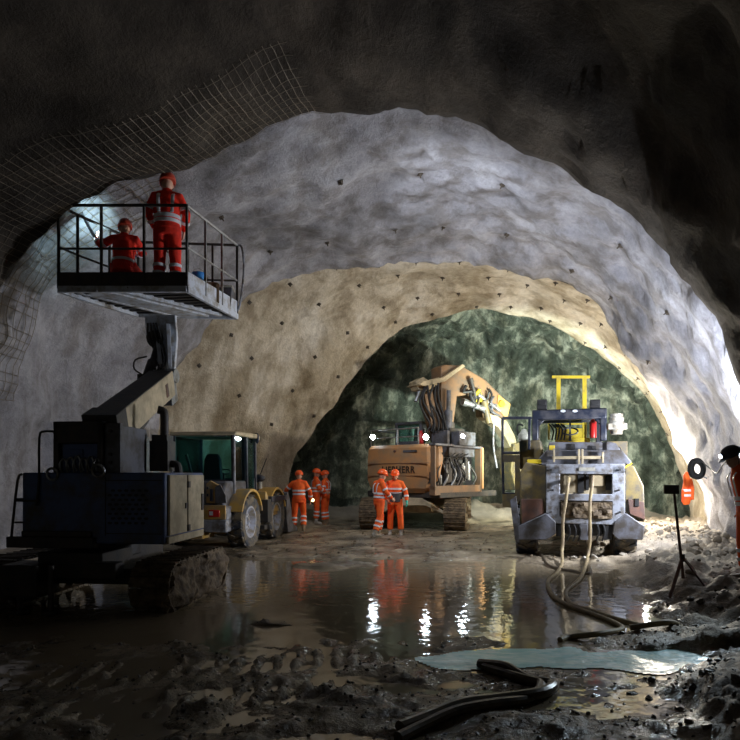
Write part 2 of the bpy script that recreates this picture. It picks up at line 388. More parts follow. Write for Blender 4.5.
def floor_mat():
    m = bpy.data.materials.new('wet_tunnel_mud'); m.use_nodes = True
    n = m.node_tree.nodes; l = m.node_tree.links; b = n['Principled BSDF']; tc = n.new('ShaderNodeTexCoord')
    a = n.new('ShaderNodeTexNoise'); a.inputs['Scale'].default_value = 1.3; a.inputs['Detail'].default_value = 9; a.inputs['Roughness'].default_value = .65
    l.new(tc.outputs['Object'], a.inputs['Vector'])
    r = n.new('ShaderNodeValToRGB'); e = r.color_ramp.elements; e[0].position = .38; e[1].position = .64
    e[0].color = (.07, .055, .037, 1); e[1].color = (.40, .33, .235, 1)
    l.new(a.outputs['Fac'], r.inputs['Fac'])
    # drier, paler rubble lies higher
    sp = n.new('ShaderNodeSeparateXYZ'); l.new(tc.outputs['Object'], sp.inputs[0])
    mr = n.new('ShaderNodeMapRange'); mr.inputs['From Min'].default_value = .08; mr.inputs['From Max'].default_value = .26; l.new(sp.outputs['Z'], mr.inputs['Value'])
    mx = n.new('ShaderNodeMix'); mx.data_type = 'RGBA'; mx.inputs['B'].default_value = (.34, .30, .25, 1)
    mu = n.new('ShaderNodeMath'); mu.operation = 'MULTIPLY'; mu.inputs[1].default_value = .7; l.new(mr.outputs[0], mu.inputs[0]); l.new(mu.outputs[0], mx.inputs['Factor'])
    l.new(r.outputs['Color'], mx.inputs['A'])
    l.new(mx.outputs['Result'], b.inputs['Base Color'])
    rr = n.new('ShaderNodeMapRange'); rr.inputs['From Min'].default_value = .0; rr.inputs['From Max'].default_value = .14; rr.inputs['To Min'].default_value = .12; rr.inputs['To Max'].default_value = .7
    l.new(sp.outputs['Z'], rr.inputs['Value']); l.new(rr.outputs[0], b.inputs['Roughness'])
    f = n.new('ShaderNodeTexNoise'); f.inputs['Scale'].default_value = 14; f.inputs['Detail'].default_value = 7; f.inputs['Roughness'].default_value = .65; l.new(tc.outputs['Object'], f.inputs['Vector'])
    bp = n.new('ShaderNodeBump'); bp.inputs['Distance'].default_value = .05; bp.inputs['Strength'].default_value = .8; l.new(f.outputs['Fac'], bp.inputs['Height']); l.new(bp.outputs['Normal'], b.inputs['Normal'])
    return m
b.out('floor', floor_mat(), ang=80)['kind'] = 'structure'

def water_mat(name, col, rough, bump, foam=None, spec=1.0):
    m = bpy.data.materials.new(name); m.use_nodes = True
    n = m.node_tree.nodes; l = m.node_tree.links; b = n['Principled BSDF']; tc = n.new('ShaderNodeTexCoord')
    b.inputs['Base Color'].default_value = (*col, 1); b.inputs['Roughness'].default_value = rough; b.inputs['IOR'].default_value = 1.6; b.inputs['Specular IOR Level'].default_value = spec
    f = n.new('ShaderNodeTexNoise'); f.inputs['Scale'].default_value = 5; f.inputs['Detail'].default_value = 3; l.new(tc.outputs['Object'], f.inputs['Vector'])
    bp = n.new('ShaderNodeBump'); bp.inputs['Distance'].default_value = bump; bp.inputs['Strength'].default_value = 1; l.new(f.outputs['Fac'], bp.inputs['Height']); l.new(bp.outputs['Normal'], b.inputs['Normal'])
    if foam:
        mp = n.new('ShaderNodeMapping'); mp.inputs['Scale'].default_value = (1.2, 4, 1); l.new(tc.outputs['Object'], mp.inputs['Vector'])
        g = n.new('ShaderNodeTexNoise'); g.inputs['Scale'].default_value = 2.5; g.inputs['Detail'].default_value = 8; g.inputs['Distortion'].default_value = 1.2; l.new(mp.outputs[0], g.inputs['Vector'])
        r = n.new('ShaderNodeValToRGB'); e = r.color_ramp.elements; e[0].position = .4; e[1].position = .66; e[0].color = (*col, 1); e[1].color = (*foam, 1)
        l.new(g.outputs['Fac'], r.inputs['Fac']); l.new(r.outputs['Color'], b.inputs['Base Color'])
    return m
b = B(); b.face([b.bm.verts.new(p) for p in ((-6.2, 3.0, 0), (3.6, 3.0, 0), (6.9, 13.5, 0), (-6.0, 13.5, 0))])
tag(b.out('puddle_water', water_mat('muddy_water', (.27, .22, .15), .05, .006)), 'brown puddle water standing across the tunnel floor', 'puddle', kind='stuff')
b = B(); g = []
for j in range(43):
    row = []
    for i in range(134):
        x = .1+i*.03; y = 4.9+j*.021; row.append(b.bm.verts.new((x, y, .008)))
    g.append(row)
for j in range(42):
    for i in range(133):
        if stream(.115+i*.03, 4.91+j*.021) > .25: b.face((g[j][i], g[j][i+1], g[j+1][i+1], g[j+1][i]))
b.bm.verts.ensure_lookup_table()
for v in [v for v in b.bm.verts if not v.link_faces]: b.bm.verts.remove(v)
tag(b.out('stream_water', water_mat('milky_water', (.30, .74, .78), .3, .03, foam=(.75, 1, 1), spec=.8)), 'milky turquoise stream of slurry water crossing the dark mud', 'stream', kind='stuff')  # milky tint brightened, the bright wall's reflection put into the colour

# loose rock and clods (nobody could count them)
def stones(name, n, f, smin, smax, m, label, seed):
    random.seed(seed); b = B(); k = 0
    while k < n:
        p = f()
        if p is None: continue
        x, y = p; s = smin+(smax-smin)*random.random()**3
        mt = Matrix.Translation((x, y, ground(x, y)+s*.18)) @ Matrix.Rotation(random.random()*6, 4, 'Z') @ Matrix.Rotation(random.random()*2, 4, 'X') @ Matrix.Diagonal((s, s*(.6+.4*random.random()), s*(.45+.3*random.random()), 1))
        r = bmesh.ops.create_icosphere(b.bm, subdivisions=2 if s > .07 else 1, radius=1, matrix=mt)
        for v in r['verts']:
            v.co += noise.noise_vector(v.co*(.9/s)+V((k, 0, 0)))*s*.35
        k += 1
    o = b.out(name, m, ang=25); return tag(o, label, 'rubble', kind='stuff')
M['stone'] = mat('dusty_stone', (.36, .33, .28), .8, dirt=(.2, .17, .13), amt=.5, scale=3, bump=.01)
M['clod'] = mat('black_wet_clod', (.03, .025, .02), .4, dirt=(.06, .05, .035), amt=.5, scale=5, bump=.02)
def right_bank():
    y = random.uniform(6.5, 17.5); l, r = wall_x(y); x = r-random.random()**1.4*3.4
    return (x, y) if puddle(x, y) < .1 and x > 1 else None
stones('rubble', 700, right_bank, .012, .12, 'stone', 'pale broken rock lying along the foot of the right wall', 3)
def fg():
    y = random.uniform(3.5, 7.2); x = random.uniform(-.62*y, .62*y)
    return (x, y) if puddle(x, y) < .3 and stream(x, y) < .1 else None
stones('mud', 1600, fg, .006, .022, 'clod', 'black wet clods scattered over the mud in front', 4)
def mid():
    y = random.uniform(11.5, 18); x = random.uniform(-3.5, 4.5); return (x, y) if puddle(x, y) < .2 else None
stones('gravel', 420, mid, .01, .05, 'mud', 'small brown gravel and clods around the standing workers', 5)
def dark_bank():
    y = random.uniform(3.7, 7.6); x = random.uniform(.42*y, .66*y+.1); return (x, y) if stream(x, y) < .1 else None
stones('debris', 120, dark_bank, .015, .06, 'clod', 'dark lumps of spoil heaped at the right edge of the stream', 6)
# ================================================================ people
def chain(pts, rad, t):
    k = min(int(t), len(pts)-2); f = t-k
    r0, r1 = rad[k], rad[k+1]
    r0 = r0 if isinstance(r0, tuple) else (r0, r0); r1 = r1 if isinstance(r1, tuple) else (r1, r1)
    return V(pts[k]).lerp(V(pts[k+1]), f), (r0[0]+(r1[0]-r0[0])*f, r0[1]+(r1[1]-r0[1])*f)
def band(b, pts, rad, t, w, grow_=.012, right=None, seg=16):
    """a reflective band round a limb or the trunk at chain parameter t"""
    L = (V(pts[min(int(t), len(pts)-2)+1])-V(pts[min(int(t), len(pts)-2)])).length; dt = w/2/L
    p0, r0 = chain(pts, rad, max(0, t-dt)); p1, r1 = chain(pts, rad, min(len(pts)-1.001, t+dt))
    b.loft([p0, p1], [(r0[0]+grow_, r0[1]+grow_), (r1[0]+grow_, r1[1]+grow_)], seg, right=right)
def hand(b, w, d, n, side, curl=.5, k=1.):
    """palm, four fingers and a thumb; w wrist, d pointing along the hand, n out of the palm, side = thumb side sign"""
    d = V(d).normalized(); n = V(n); n = (n-d*n.dot(d)).normalized(); s = d.cross(n)*side
    w = V(w)
    b.loft([w-d*.02, w+d*.02, w+d*.06, w+d*.095], [(.028*k, .022*k), (.038*k, .018*k), (.043*k, .016*k), (.040*k, .014*k)], 12, right=s)
    for i, (o, L) in enumerate(((.032, .072), (.011, .08), (-.011, .075), (-.031, .058))):
        p = w+d*.088+s*o; a = curl
        p1 = p+(d*math.cos(a)+n*math.sin(a))*L*.45; p2 = p1+(d*math.cos(a*2)+n*math.sin(a*2))*L*.32; p3 = p2+(d*math.cos(a*2.7)+n*math.sin(a*2.7))*L*.25
        b.loft([p-d*.02, p1, p2, p3], [.0095*k, .0093*k, .0085*k, .007*k], 8)
    p = w+d*.025+s*.03; p1 = p+(s*.7+d*.6+n*.25)*.038; p2 = p1+(d*.85+s*.3+n*.4)*.035; b.loft([p-s*.015, p1, p2], [.013*k, .011*k, .0085*k], 8)

def person(name, label, loc, rz, J, size=1., top='hivis', legs='hivis', boots='boot', helm='helmet', glove=None, gloves_both=False, hem=None, group=None,
           harness=True, lit=None, knee_band=True, chest_bands=(1.15, 1.75), face=True, sleeve_to=.9, belly=None):
    """J: joints in metres, local frame, the person faces +y"""
    root = thing(name, label, 'person', loc, rz, group); root.scale = (size,)*3
    j = {k: V(v) for k, v in J.items() if isinstance(v, (tuple, Vector))}
    pel, chest, neck, head = j['pelvis'], j['chest'], j['neck'], j['head']
    R = (j['sr']-j['sl']).normalized(); HR = (j['hr']-j['hl']).normalized()
    up = (chest-pel).normalized(); fw = up.cross(R).normalized()          # forward
    look = V(J.get('look', fw)).normalized()
    hup = (head-neck).normalized(); look = (look-hup*look.dot(hup)).normalized(); hr = look.cross(hup)
    # ---- body: one continuous surface
    b = B()
    b.loft([pel-up*.1, pel, pel.lerp(chest, .5), chest, chest+(neck-chest)*.6, neck], [(.13, .09), (.155, .1), (.135, .09), (.16, .105), (.12, .08), (.055, .055)], 16, right=R)
    b.loft([neck-hup*.05, neck, head-hup*.06], [.06, .055, .052], 12)
    hm = Matrix((hr, look, hup)).transposed()
    def H(x, y, z): return head+hr*x+look*y+hup*z
    b.loft([H(0, .035, -.125), H(0, .03, -.105), H(0, .02, -.06), H(0, .005, -.01), H(0, -.002, .045), H(0, -.005, .09), H(0, -.005, .115)],
           [(.02, .02), (.046, .05), (.064, .078), (.073, .094), (.076, .098), (.056, .072), (.02, .03)], 16, right=hr)
    b.loft([H(0, .092, .01), H(0, .108, -.022), H(0, .088, -.036)], [.009, .015, .012], 8)     # nose
    b.loft([H(-.022, .088, -.062), H(0, .094, -.061), H(.022, .088, -.062)], [.005, .009, .005], 8)   # lips
    for sx in (-1, 1): b.ball(H(.077*sx, -.005, -.01), (.012, .02, .032), 0, 10)
    for s, sh, el, ha, hi, kn, an in ((-1, 'sl', 'el', 'wl', 'hl', 'kl', 'al'), (1, 'sr', 'er', 'wr', 'hr', 'kr', 'ar')):
        b.loft([chest.lerp(j[sh], .4), j[sh], j[sh].lerp(j[el], .5), j[el], j[el].lerp(j[ha], .35), j[ha]], [.06, .055, .046, .037, .036, .024], 10)
        b.loft([j[hi]+up*.03, j[hi].lerp(j[kn], .5), j[kn], j[kn].lerp(j[an], .4), j[an]], [.085, .07, .052, .05, .035], 10)
        hd = J.get('hd'+sh[1]) or (j[ha]-j[el]); hn = J.get('hn'+sh[1]) or (-R*s)
        hand(b, j[ha], hd, hn, s, J.get('curl', .5))
    b.out('body', 'skin', root, remesh=.0085, smooth=2)
    if face:
        for sx in (-1, 1):
            e = B(); e.ball(H(.03*sx, .079, .005), .011, 0, 10); e.out('eye', 'black', root)
    # ---- jacket
    b = B()
    tp = [pel-up*.04, pel+up*.06, pel.lerp(chest, .55), chest, chest+(neck-chest)*.45, chest+(neck-chest)*.8, neck+hup*.01]
    tr = [(.185, .14), (.18, .135), (.178, .132), (.195, .14), (.185, .125), (.11, .09), (.07, .07)]
    b.loft(tp, tr, 20, right=R)
    arms = []
    for sh, el, ha in (('sl', 'el', 'wl'), ('sr', 'er', 'wr')):
        a = j[sh]; e = j[el]; w = e.lerp(j[ha], sleeve_to)
        ap = [chest.lerp(a, .45)+(neck-chest)*.2, a, a.lerp(e, .5), e, e.lerp(w, .5), w]; ar = [.07, .074, .068, .062, .058, .048]
        b.loft(ap, ar, 12); arms.append((ap, ar)); b.loft([neck-up*.07, a.lerp(neck, .5)-up*.03, a-up*.01], [(.085, .08), (.078, .08), .074], 12)
    b.loft([neck-hup*.03, neck+hup*.035], [.078, .07], 14)
    jk = b.out('jacket', top, root, remesh=.013, smooth=8)
    bt = B()
    for t in chest_bands: band(bt, tp, tr, t+.0, .05, .011, R, 22)
    for ap, ar in arms:
        for t in (2.35, 3.9): band(bt, ap, ar, t, .045, .010)
    if harness:
        for s in (-1, 1):
            for side in (-1, 1):
                q = [tp[2]+R*.09*s+fw*side*.142, tp[3]+R*.10*s+fw*side*.150, tp[4]+R*.10*s+fw*side*.130, tp[4]+(neck-chest)*.28+R*.10*s+fw*side*.07]
                bt.loft(spline(q, 3), [(.024, .006)]*10, 8, right=R)
    bt.out('reflective_band', 'silver', jk)
    if belly:
        b = B(); band(b, tp, tr, 1.1, .28, .009, R, 22); b.out('waist_panel', belly, jk)
    # ---- trousers
    b = B(); b.loft([pel+up*.09, pel, pel-up*.12], [(.165, .125), (.178, .135), (.165, .125)], 20, right=HR)
    lb = B(); bo = []
    for hi, kn, an, ft in (('hl', 'kl', 'al', 'tl'), ('hr', 'kr', 'ar', 'tr')):
        h, k, a = j[hi], j[kn], j[an]
        lp = [h+up*.05, h.lerp(k, .5), k, k.lerp(a, .45), a+(k-a).normalized()*.10]; lr = [.112, .1, .082, .082, .082]
        b.loft(lp, lr, 14)
        if knee_band:
            band(lb, lp, lr, 2.55, .045, .012); band(lb, lp, lr, 3.25, .045, .012)
        toe = j[ft]; d = (toe-a); d.z = 0; d.normalize()
        bb = B(); sole = V((a.x, a.y, a.z-.075))
        bb.loft([a+(k-a).normalized()*.24, a+(k-a).normalized()*.08, a-V((0, 0, .02))], [.074, .062, .056], 14)
        bb.loft([sole-d*.075+V((0, 0, .045)), sole+V((0, 0, .05)), sole+d*.09+V((0, 0, .035)), sole+d*.165+V((0, 0, .03)), sole+d*.195+V((0, 0, .03))],
                [(.036, .042), (.05, .048), (.05, .034), (.043, .028), (.02, .015)], 12, right=d.cross(V((0, 0, 1))))
        bb.box(sole+d*.055+V((0, 0, .006)), (.088, .25, .02), Matrix((d.cross(V((0, 0, 1))), d, V((0, 0, 1)))).transposed())
        bo.append(bb)
    tro = b.out('trousers', legs, root, remesh=.013, smooth=3)
    if knee_band: lb.out('reflective_band', 'silver', tro)
    else: lb.bm.free()
    for bb in bo: bb.out('boot', boots, root, remesh=.012, smooth=2)
    # ---- helmet
    b = B(); c = H(0, -.008, .043)
    rings = []
    for r, z in ((.122, -.012), (.128, .005), (.122, .045), (.106, .085), (.076, .118), (.038, .135), (.004, .14)):
        rings.append(b.ring(c+hup*z, hr, look, r*.93, r*1.12, 24))
    b.skin(rings)
    b.loft([c+look*.05, c+look*.12-hup*.002, c+look*.175-hup*.014], [(.108, .007), (.098, .007), (.05, .004)], 16, right=hr)
    b.loft([c+look*.11+hup*.055, c+look*.03+hup*.118, c-look*.06+hup*.112, c-look*.115+hup*.05], [(.016, .01)]*4, 8, right=hr)
    hl = b.out('helmet', helm, root)
    b = B()
    for sx in (-1, 1): b.loft([c+hr*.098*sx+hup*.0, H(.082*sx, .0, -.04), H(.045*sx, .03, -.11), H(0, .045, -.135)], .004, 6)
    b.out('chin_strap', 'black', hl)
    if lit:
        b = B(); b.cyl(c+look*.115+hup*.05, c+look*.15+hup*.055, .026, .03); b.out('headlamp', 'black', hl)
        b = B(); b.cyl(c+look*.151+hup*.055, c+look*.156+hup*.055, .026); b.out('lens', lit, hl)
    if glove:
        for s, sh, el, ha in ((-1, 'sl', 'el', 'wl'), (1, 'sr', 'er', 'wr')):
            if s == 1 and not gloves_both and J.get('gside', 1) == -1: continue
            if s == -1 and not gloves_both and J.get('gside', 1) == 1: continue
            b = B(); hd = V(J.get('hd'+sh[1]) or (j[ha]-j[el])).normalized(); hn = J.get('hn'+sh[1]) or (-R*s)
            hand(b, j[ha], hd, hn, s, J.get('curl', .5), 1.3); b.loft([j[ha]-hd*.07, j[ha]+hd*.01], [.042, .036], 12)
            b.out('glove', glove, root, remesh=.0085, smooth=2)
    return root
def stand(**o):
    J = dict(pelvis=(0, 0, .95), chest=(0, .01, 1.27), neck=(0, 0, 1.475), head=(0, .02, 1.588),
             sl=(-.175, 0, 1.40), sr=(.175, 0, 1.40), el=(-.27, -.03, 1.15), er=(.27, -.03, 1.15), wl=(-.27, .06, .9), wr=(.27, .06, .9),
             hl=(-.09, 0, .92), hr=(.09, 0, .92), kl=(-.11, .03, .5), kr=(.11, .03, .5), al=(-.12, -.01, .085), ar=(.12, -.01, .085), tl=(-.16, .2, 0), tr=(.16, .2, 0))
    J.update(o); return J
def gz(x, y): return max(ground(x, y), 0)

# two men talking in front of the excavator
p = at(379, 536, 15.6)
person('person', 'person in orange suit, back half turned, standing before a colleague with a teal glove', (p.x, p.y, gz(p.x, p.y)-.015), math.radians(-62),
       stand(pelvis=(0, 0, .95), chest=(.0, .03, 1.27), neck=(0, .07, 1.475), head=(0, .10, 1.588), er=(.25, .08, 1.16), wr=(.16, .3, 1.0), el=(-.25, .1, 1.16), wl=(-.13, .33, 1.02),
             kl=(-.13, .14, .51), al=(-.14, .04, .085), tl=(-.16, .25, 0), kr=(.11, -.04, .51), ar=(.13, -.2, .1), tr=(.16, .0, 0), look=(.1, 1, -.1), hdr=(-.1, .6, -.5), hdl=(.1, .6, -.5)),
       top='hivis', legs='hivis', boots='gboot', chest_bands=(1.2, 1.95))
p = at(395, 535, 15.9)
person('person', 'person in orange jersey with charcoal waist, teal glove and grey boots, facing the camera', (p.x, p.y, gz(p.x, p.y)-.015), math.radians(178),
       stand(look=(.12, 1, -.12), er=(.30, -.02, 1.15), wr=(.2, .12, .95), el=(-.29, .0, 1.15), wl=(-.31, .08, .91), gside=-1, kl=(-.14, .03, .5), al=(-.16, 0, .085), kr=(.12, .03, .5), ar=(.13, -.02, .085)),
       boots='gboot', glove='teal', harness=False, belly='dcloth', chest_bands=(2.05, 2.9), knee_band=False)
# three men by the loader's bucket
p = at(299, 531, 17.2)
person('person', 'person in bright orange suit seen from behind, walking past the loader bucket', (p.x, p.y, gz(p.x, p.y)-.015), math.radians(6),
       stand(el=(-.36, .05, 1.2), wl=(-.40, .2, 1.02), er=(.32, -.03, 1.13), wr=(.33, .05, .88), kl=(-.13, .05, .5), al=(-.14, .02, .085), kr=(.13, .1, .52), ar=(.13, -.08, .1), tr=(.15, .13, 0)),
       boots='bboot', harness=False, lit=None, face=False, chest_bands=(1.6, 2.35))
p = at(316, 526, 19.0)
person('person', 'middle person of three in orange suits, holding a small glowing lamp', (p.x, p.y, gz(p.x, p.y)-.015), math.radians(-80),
       stand(look=(-.1, 1, -.1), er=(.26, .08, 1.14), wr=(.17, .3, 1.02), el=(-.25, .05, 1.14), wl=(-.15, .3, 1.0)), boots='gboot', chest_bands=(1.3, 2.1))
w_ = root_p4 = None
p = at(325.5, 525.5, 19.3)
person('person', 'person in faded orange suit with face turned aside, furthest from the loader', (p.x, p.y, gz(p.x, p.y)-.015), math.radians(75),
       stand(look=(-.2, 1, -.1)), boots='bboot', chest_bands=(1.3, 2.1))
q = at(313, 500, 18.75)
t_ = thing('hand_lamp', 'small round hand lamp glowing warm yellow beside a walking worker', 'lamp', (q.x, q.y, q.z))
b = B(); b.lathe([(.0, -.07), (.05, -.06), (.055, 0), (.05, .03), (.02, .035)], axis='y'); b.torus((0, 0, .08), (0, 1, 0), .04, .008, 16, 6); b.out('lamp_body', 'black', t_)
b = B(); b.lathe([(.0, 0), (.05, .0), (.048, .006), (0, .012)], c=(0, -.075, 0), axis=(0, -1, 0)); b.out('lens', 'wlamp', t_)
# ================================================================ crawler lift with the raised platform (left)
def track_belt(b, L, H, W, y0=0, pitch=.13, th=.05, x=0, zc=None):
    """shoes along a stadium path in the yz plane; y0 near end, H height, W width"""
    r = H/2-th/2; zc = H/2 if zc is None else zc; s = L-H; per = 2*s+2*PI*r; n = int(per/pitch)
    for k in range(n):
        d = per*k/n
        if d < s: p = (y0+H/2+d, zc-r); a = 0
        elif d < s+PI*r: a = (d-s)/r; p = (y0+H/2+s+r*math.sin(a), zc-r*math.cos(a))
        elif d < 2*s+PI*r: a = PI; p = (y0+H/2+s-(d-s-PI*r), zc+r)
        else: a = PI+(d-2*s-PI*r)/r; p = (y0+H/2+r*math.sin(a), zc-r*math.cos(a))
        rot = Matrix.Rotation(a, 3, 'X')
        b.box((x, p[0], p[1]), (W, pitch*.93, th*.55), rot)
        n_ = rot @ V((0, 0, -1))
        b.box(V((x, p[0], p[1]))+n_*th*.42, (W, .028, th*.55), rot)
def crawler(root, x, L, H, W, m, mw, y0=0, sx=1, mudf=None, wheels=5):
    b = B(); track_belt(b, L, H, W, y0, x=x); t = b.out('track', m, root, bevel=.004)
    b = B(); b.prism([(y0+H*.45, H*.28), (y0+L-H*.45, H*.28), (y0+L-H*.5, H*.74), (y0+H*.5, H*.74)], 'yz', x-W*.28, x+W*.28); b.out('track_frame', 'dark', t)
    for k in range(wheels):
        yy = y0+H*.75+(L-1.5*H)*k/(wheels-1)
        b = B(); b.lathe([(.02, -W*.36), (H*.15, -W*.36), (H*.17, -W*.3), (H*.17, W*.3), (H*.15, W*.36), (.02, W*.36)], (x, yy, H*.25), 'x', 18); b.out('road_wheel', m, t)
    for yy, nm in ((y0+H/2, 'idler_wheel'), (y0+L-H/2, 'sprocket')):
        b = B(); b.lathe([(.03, -W*.38), (H*.1, -W*.40), (H*.12, -W*.3), (H*.34, -W*.28), (H*.37, -W*.2), (H*.37, W*.2), (H*.34, W*.28), (H*.12, W*.3), (H*.1, W*.40), (.03, W*.38)], (x, yy, H/2), 'x', 24); b.out(nm, m, t)
    return t
F = Frame(-2.62, 7.08, -.02, math.radians(-6))
lift = thing('crawler_lift', 'dark blue crawler lift machine on muddy tracks with a beige boom raised', 'lift', F.o, F.rz)
crawler(lift, 0, 2.05, .62, .5, 'mud', 'mud'); crawler(lift, -2.1, 2.05, .62, .5, 'wetmud', 'mud')
b = B()    # mud packed along the right track's side
NY, NZ = 90, 30; gr = {}
for i in range(NY+1):
    for k in range(NZ+1):
        y = 2.05*i/NY; z = .62*k/NZ; r = .31
        dd = math.hypot(y-r, z-r) if y < r else (math.hypot(y-2.05+r, z-r) if y > 2.05-r else abs(z-r))
        e = dd/r; q = fbm(y*4, z*4, 2, 4); gr[i, k] = (y, z, e+q*.42-.06, .23+.05*(1-min(1, e)**4)+q*.10)
vs = {k_: b.bm.verts.new((g_[3], g_[0], g_[1])) for k_, g_ in gr.items()}
for i in range(NY):
    for k in range(NZ):
        if all(gr[a][2] < .95 for a in ((i, k), (i+1, k), (i+1, k+1), (i, k+1))): b.face((vs[i, k], vs[i+1, k], vs[i+1, k+1], vs[i, k+1]))
for v in [v for v in b.bm.verts if not v.link_faces]: b.bm.verts.remove(v)
bo2 = [e for e in b.bm.edges if len(e.link_faces) == 1]; ex_ = bmesh.ops.extrude_edge_only(b.bm, edges=bo2)
for v in ex_['geom']:
    if isinstance(v, bmesh.types.BMVert): v.co.x = .15
b.out('caked_mud', 'mud', lift, ang=60)
b = B()
b.bb(-1.95, -.2, .35, 1.6, .3, .5).bb(-1.5, -.65, .15, 1.8, .4, .72).cyl((-1.05, 1, .6), (-1.05, 1, .88), .42, seg=28)
b.bb(-1.78, -1.3, -.15, .3, .22, .6).bb(-.75, -.4, .0, .2, .42, .62); b.out('undercarriage', 'dark', lift, bevel=.015)
for x in (-1.55, -1.15):
    b = B(); b.cyl((x, -.1, .05), (x, -.1, .6), .035).cyl((x, -.1, .03), (x, -.1, .07), .1); b.out('stabiliser_leg', 'dark', lift)
# upper body
x0, x1 = F.xz(22, 510, 0)[0], F.xz(165, 510, 0)[0]; zt, zb = 1.70, .85
b = B(); b.prism([(x0, 0), (x1-.03, 0), (x1, .03), (x1+.02, 1.15), (x0, 1.3)], 'xy', zb, zt)
body = b.out('engine_body', 'blue', lift, bevel=.02)
b = B(); b.prism([(x0-.15, -.08), (x0+.95, -.08), (x0+.95, .02), (x0-.15, .02)], 'xy', .80, .93).bb(x0-.16, x0, -.06, 1.3, .8, .9)
b.bb(x0+.02, x0+.9, -.045, .0, .93, 1.0); b.out('deck_skirt', 'dark', lift, bevel=.01)
# side doors
for k, (ya, yb) in enumerate(((.06, .56), (.6, 1.12))):
    b = B(); b.bb(x1+.005, x1+.035, ya, yb, zb+.1, zt-.03); d = b.out('side_door', 'tan', lift, bevel=.008)
    b = B(); b.bb(x1+.036, x1+.05, yb-.1, yb-.04, 1.2, 1.42) if k else b.bb(x1+.036, x1+.05, yb-.07, yb-.03, 1.25, 1.32)
    b.out('handle', 'dark', d)
b = B(); b.bb(x1+.0, x1+.03, .04, 1.13, zb, zb+.085); b.out('side_sill', 'tan', lift, bevel=.005)
for z in (1.0, 1.55):
    b = B(); b.bb(x1+.03, x1+.055, .56, .62, z-.04, z+.04); b.out('hinge', 'dark', lift)
b = B()     # slots of the engine grille
g0, g1 = F.xz(110, 510, 0)[0], F.xz(147, 510, 0)[0]
for r in range(8):
    for c in range(6):
        xx = g0+(g1-g0)*(c+.5*(r % 2))/5.6; zz = 1.10+r*.055
        b.prism([(xx-.026, zz), (xx-.013, zz-.014), (xx+.013, zz-.014), (xx+.026, zz), (xx+.013, zz+.014), (xx-.013, zz+.014)], 'xz', -.012, .004)
b.out('grille', 'black', body)
b = B(); b.bb(g0-.06, g0-.05, -.008, .01, .95, zt-.05).bb(g0-.06, x1-.04, -.008, .01, 1.6, 1.61).bb(g0-.06, x1-.04, -.008, .01, .97, .98); b.out('panel_seam', 'black', body)
# tower with the recessed bay (instrument cabinet) on the deck
tx0, tx1 = F.xz(57, 450, .1)[0], F.xz(106, 450, .1)[0]; tz = F.xz(57, 422, .1)[1]
b = B(); b.bb(tx0, tx1, .1, .75, zt-.02, tz).bb(tx0, tx0+.07, .02, .12, zt, tz).bb(tx1-.07, tx1, .02, .12, zt, tz).bb(tx0, tx1, .02, .12, tz-.26, tz); tw = b.out('control_tower', 'dark', lift, bevel=.012)
b = B(); b.bb(tx0+.09, tx1-.09, .07, .11, zt, tz-.27).bb(tx0+.2, tx0+.36, .05, .09, zt+.1, zt+.28); b.out('inner_panel', 'blue', tw, bevel=.005)
b = B(); cx = (tx0+tx1)/2
for k in range(6):
    xx = tx0+.1+k*.085; b.tube([(xx, .05, zt-.04), (xx+.02, -.03, zt+.1), (xx+.05, .02, zt+.16+.02*k % .05), (xx+.1, .06, zt+.02)], .014, 6)
b.torus((tx1-.03, -.02, zt+.02), (0, 1, .2), .075, .018).torus((tx0+.02, -.02, zt-.02), (0, 1, .1), .07, .016)
b.out('hydraulic_hoses', 'steel', lift)
# grey mast plate and boom
b = B(); mx0, mx1 = F.xz(105, 450, .12)[0], F.xz(122, 450, .12)[0]; b.bb(mx0, mx0+.06, .1, .75, zt-.02, tz-.02).bb(mx0, mx1, .08, .14, zt-.02, tz-.02).bb(mx1-.05, mx1, .1, .75, zt-.02, tz-.05)
pl_ = b.out('boom_bracket', 'grey', lift, bevel=.008)
for z in (.12, .22, .5): b = B(); b.cyl(((mx0+mx1)/2-.01, .05, zt+z), ((mx0+mx1)/2-.01, .085, zt+z), .02); b.out('bolt', 'dark', pl_)
def Lf(u, v, d): return F.i @ at(u, v, d)
P0 = Lf(103, 432, 7.35); P1 = Lf(163, 383, 9.75)
def boom_box(b, a, c, w, h, up=V((0, 0, 1))):
    t = (c-a).normalized(); s = t.cross(up).normalized(); n = s.cross(t); m = Matrix((s, t, n)).transposed(); b.box((a+c)/2, (w, (c-a).length, h), m); return t, s, n
b = B(); t, s, n = boom_box(b, P0, P1, .36, .40); bm_ = b.out('boom', 'tan', lift, bevel=.012)
b = B(); boom_box(b, P0+n*.205, P1+n*.205-t*.05, .35, .012); b.out('boom_top_shade', 'dark', bm_)  # dark sheet that puts the shade of the boom's top face into colour
b = B(); boom_box(b, P0-t*.05+n*.02, P0+t*.3+n*.02, .42, .42); b.out('boom_collar', 'dark', bm_, bevel=.01)
b = B(); b.box(P1-t*.42+s*.183-n*.02, (.012, .12, .2), Matrix((s, t, n)).transposed()); b.out('inspection_cover', 'oxide', bm_)
b = B(); b.cyl(P0-n*.5-t*.2, P0+t*1.5-n*.28, .075).cyl(P0+t*1.3-n*.3, P0+t*2.1-n*.2, .045); b.out('lift_cylinder', 'dark', lift)
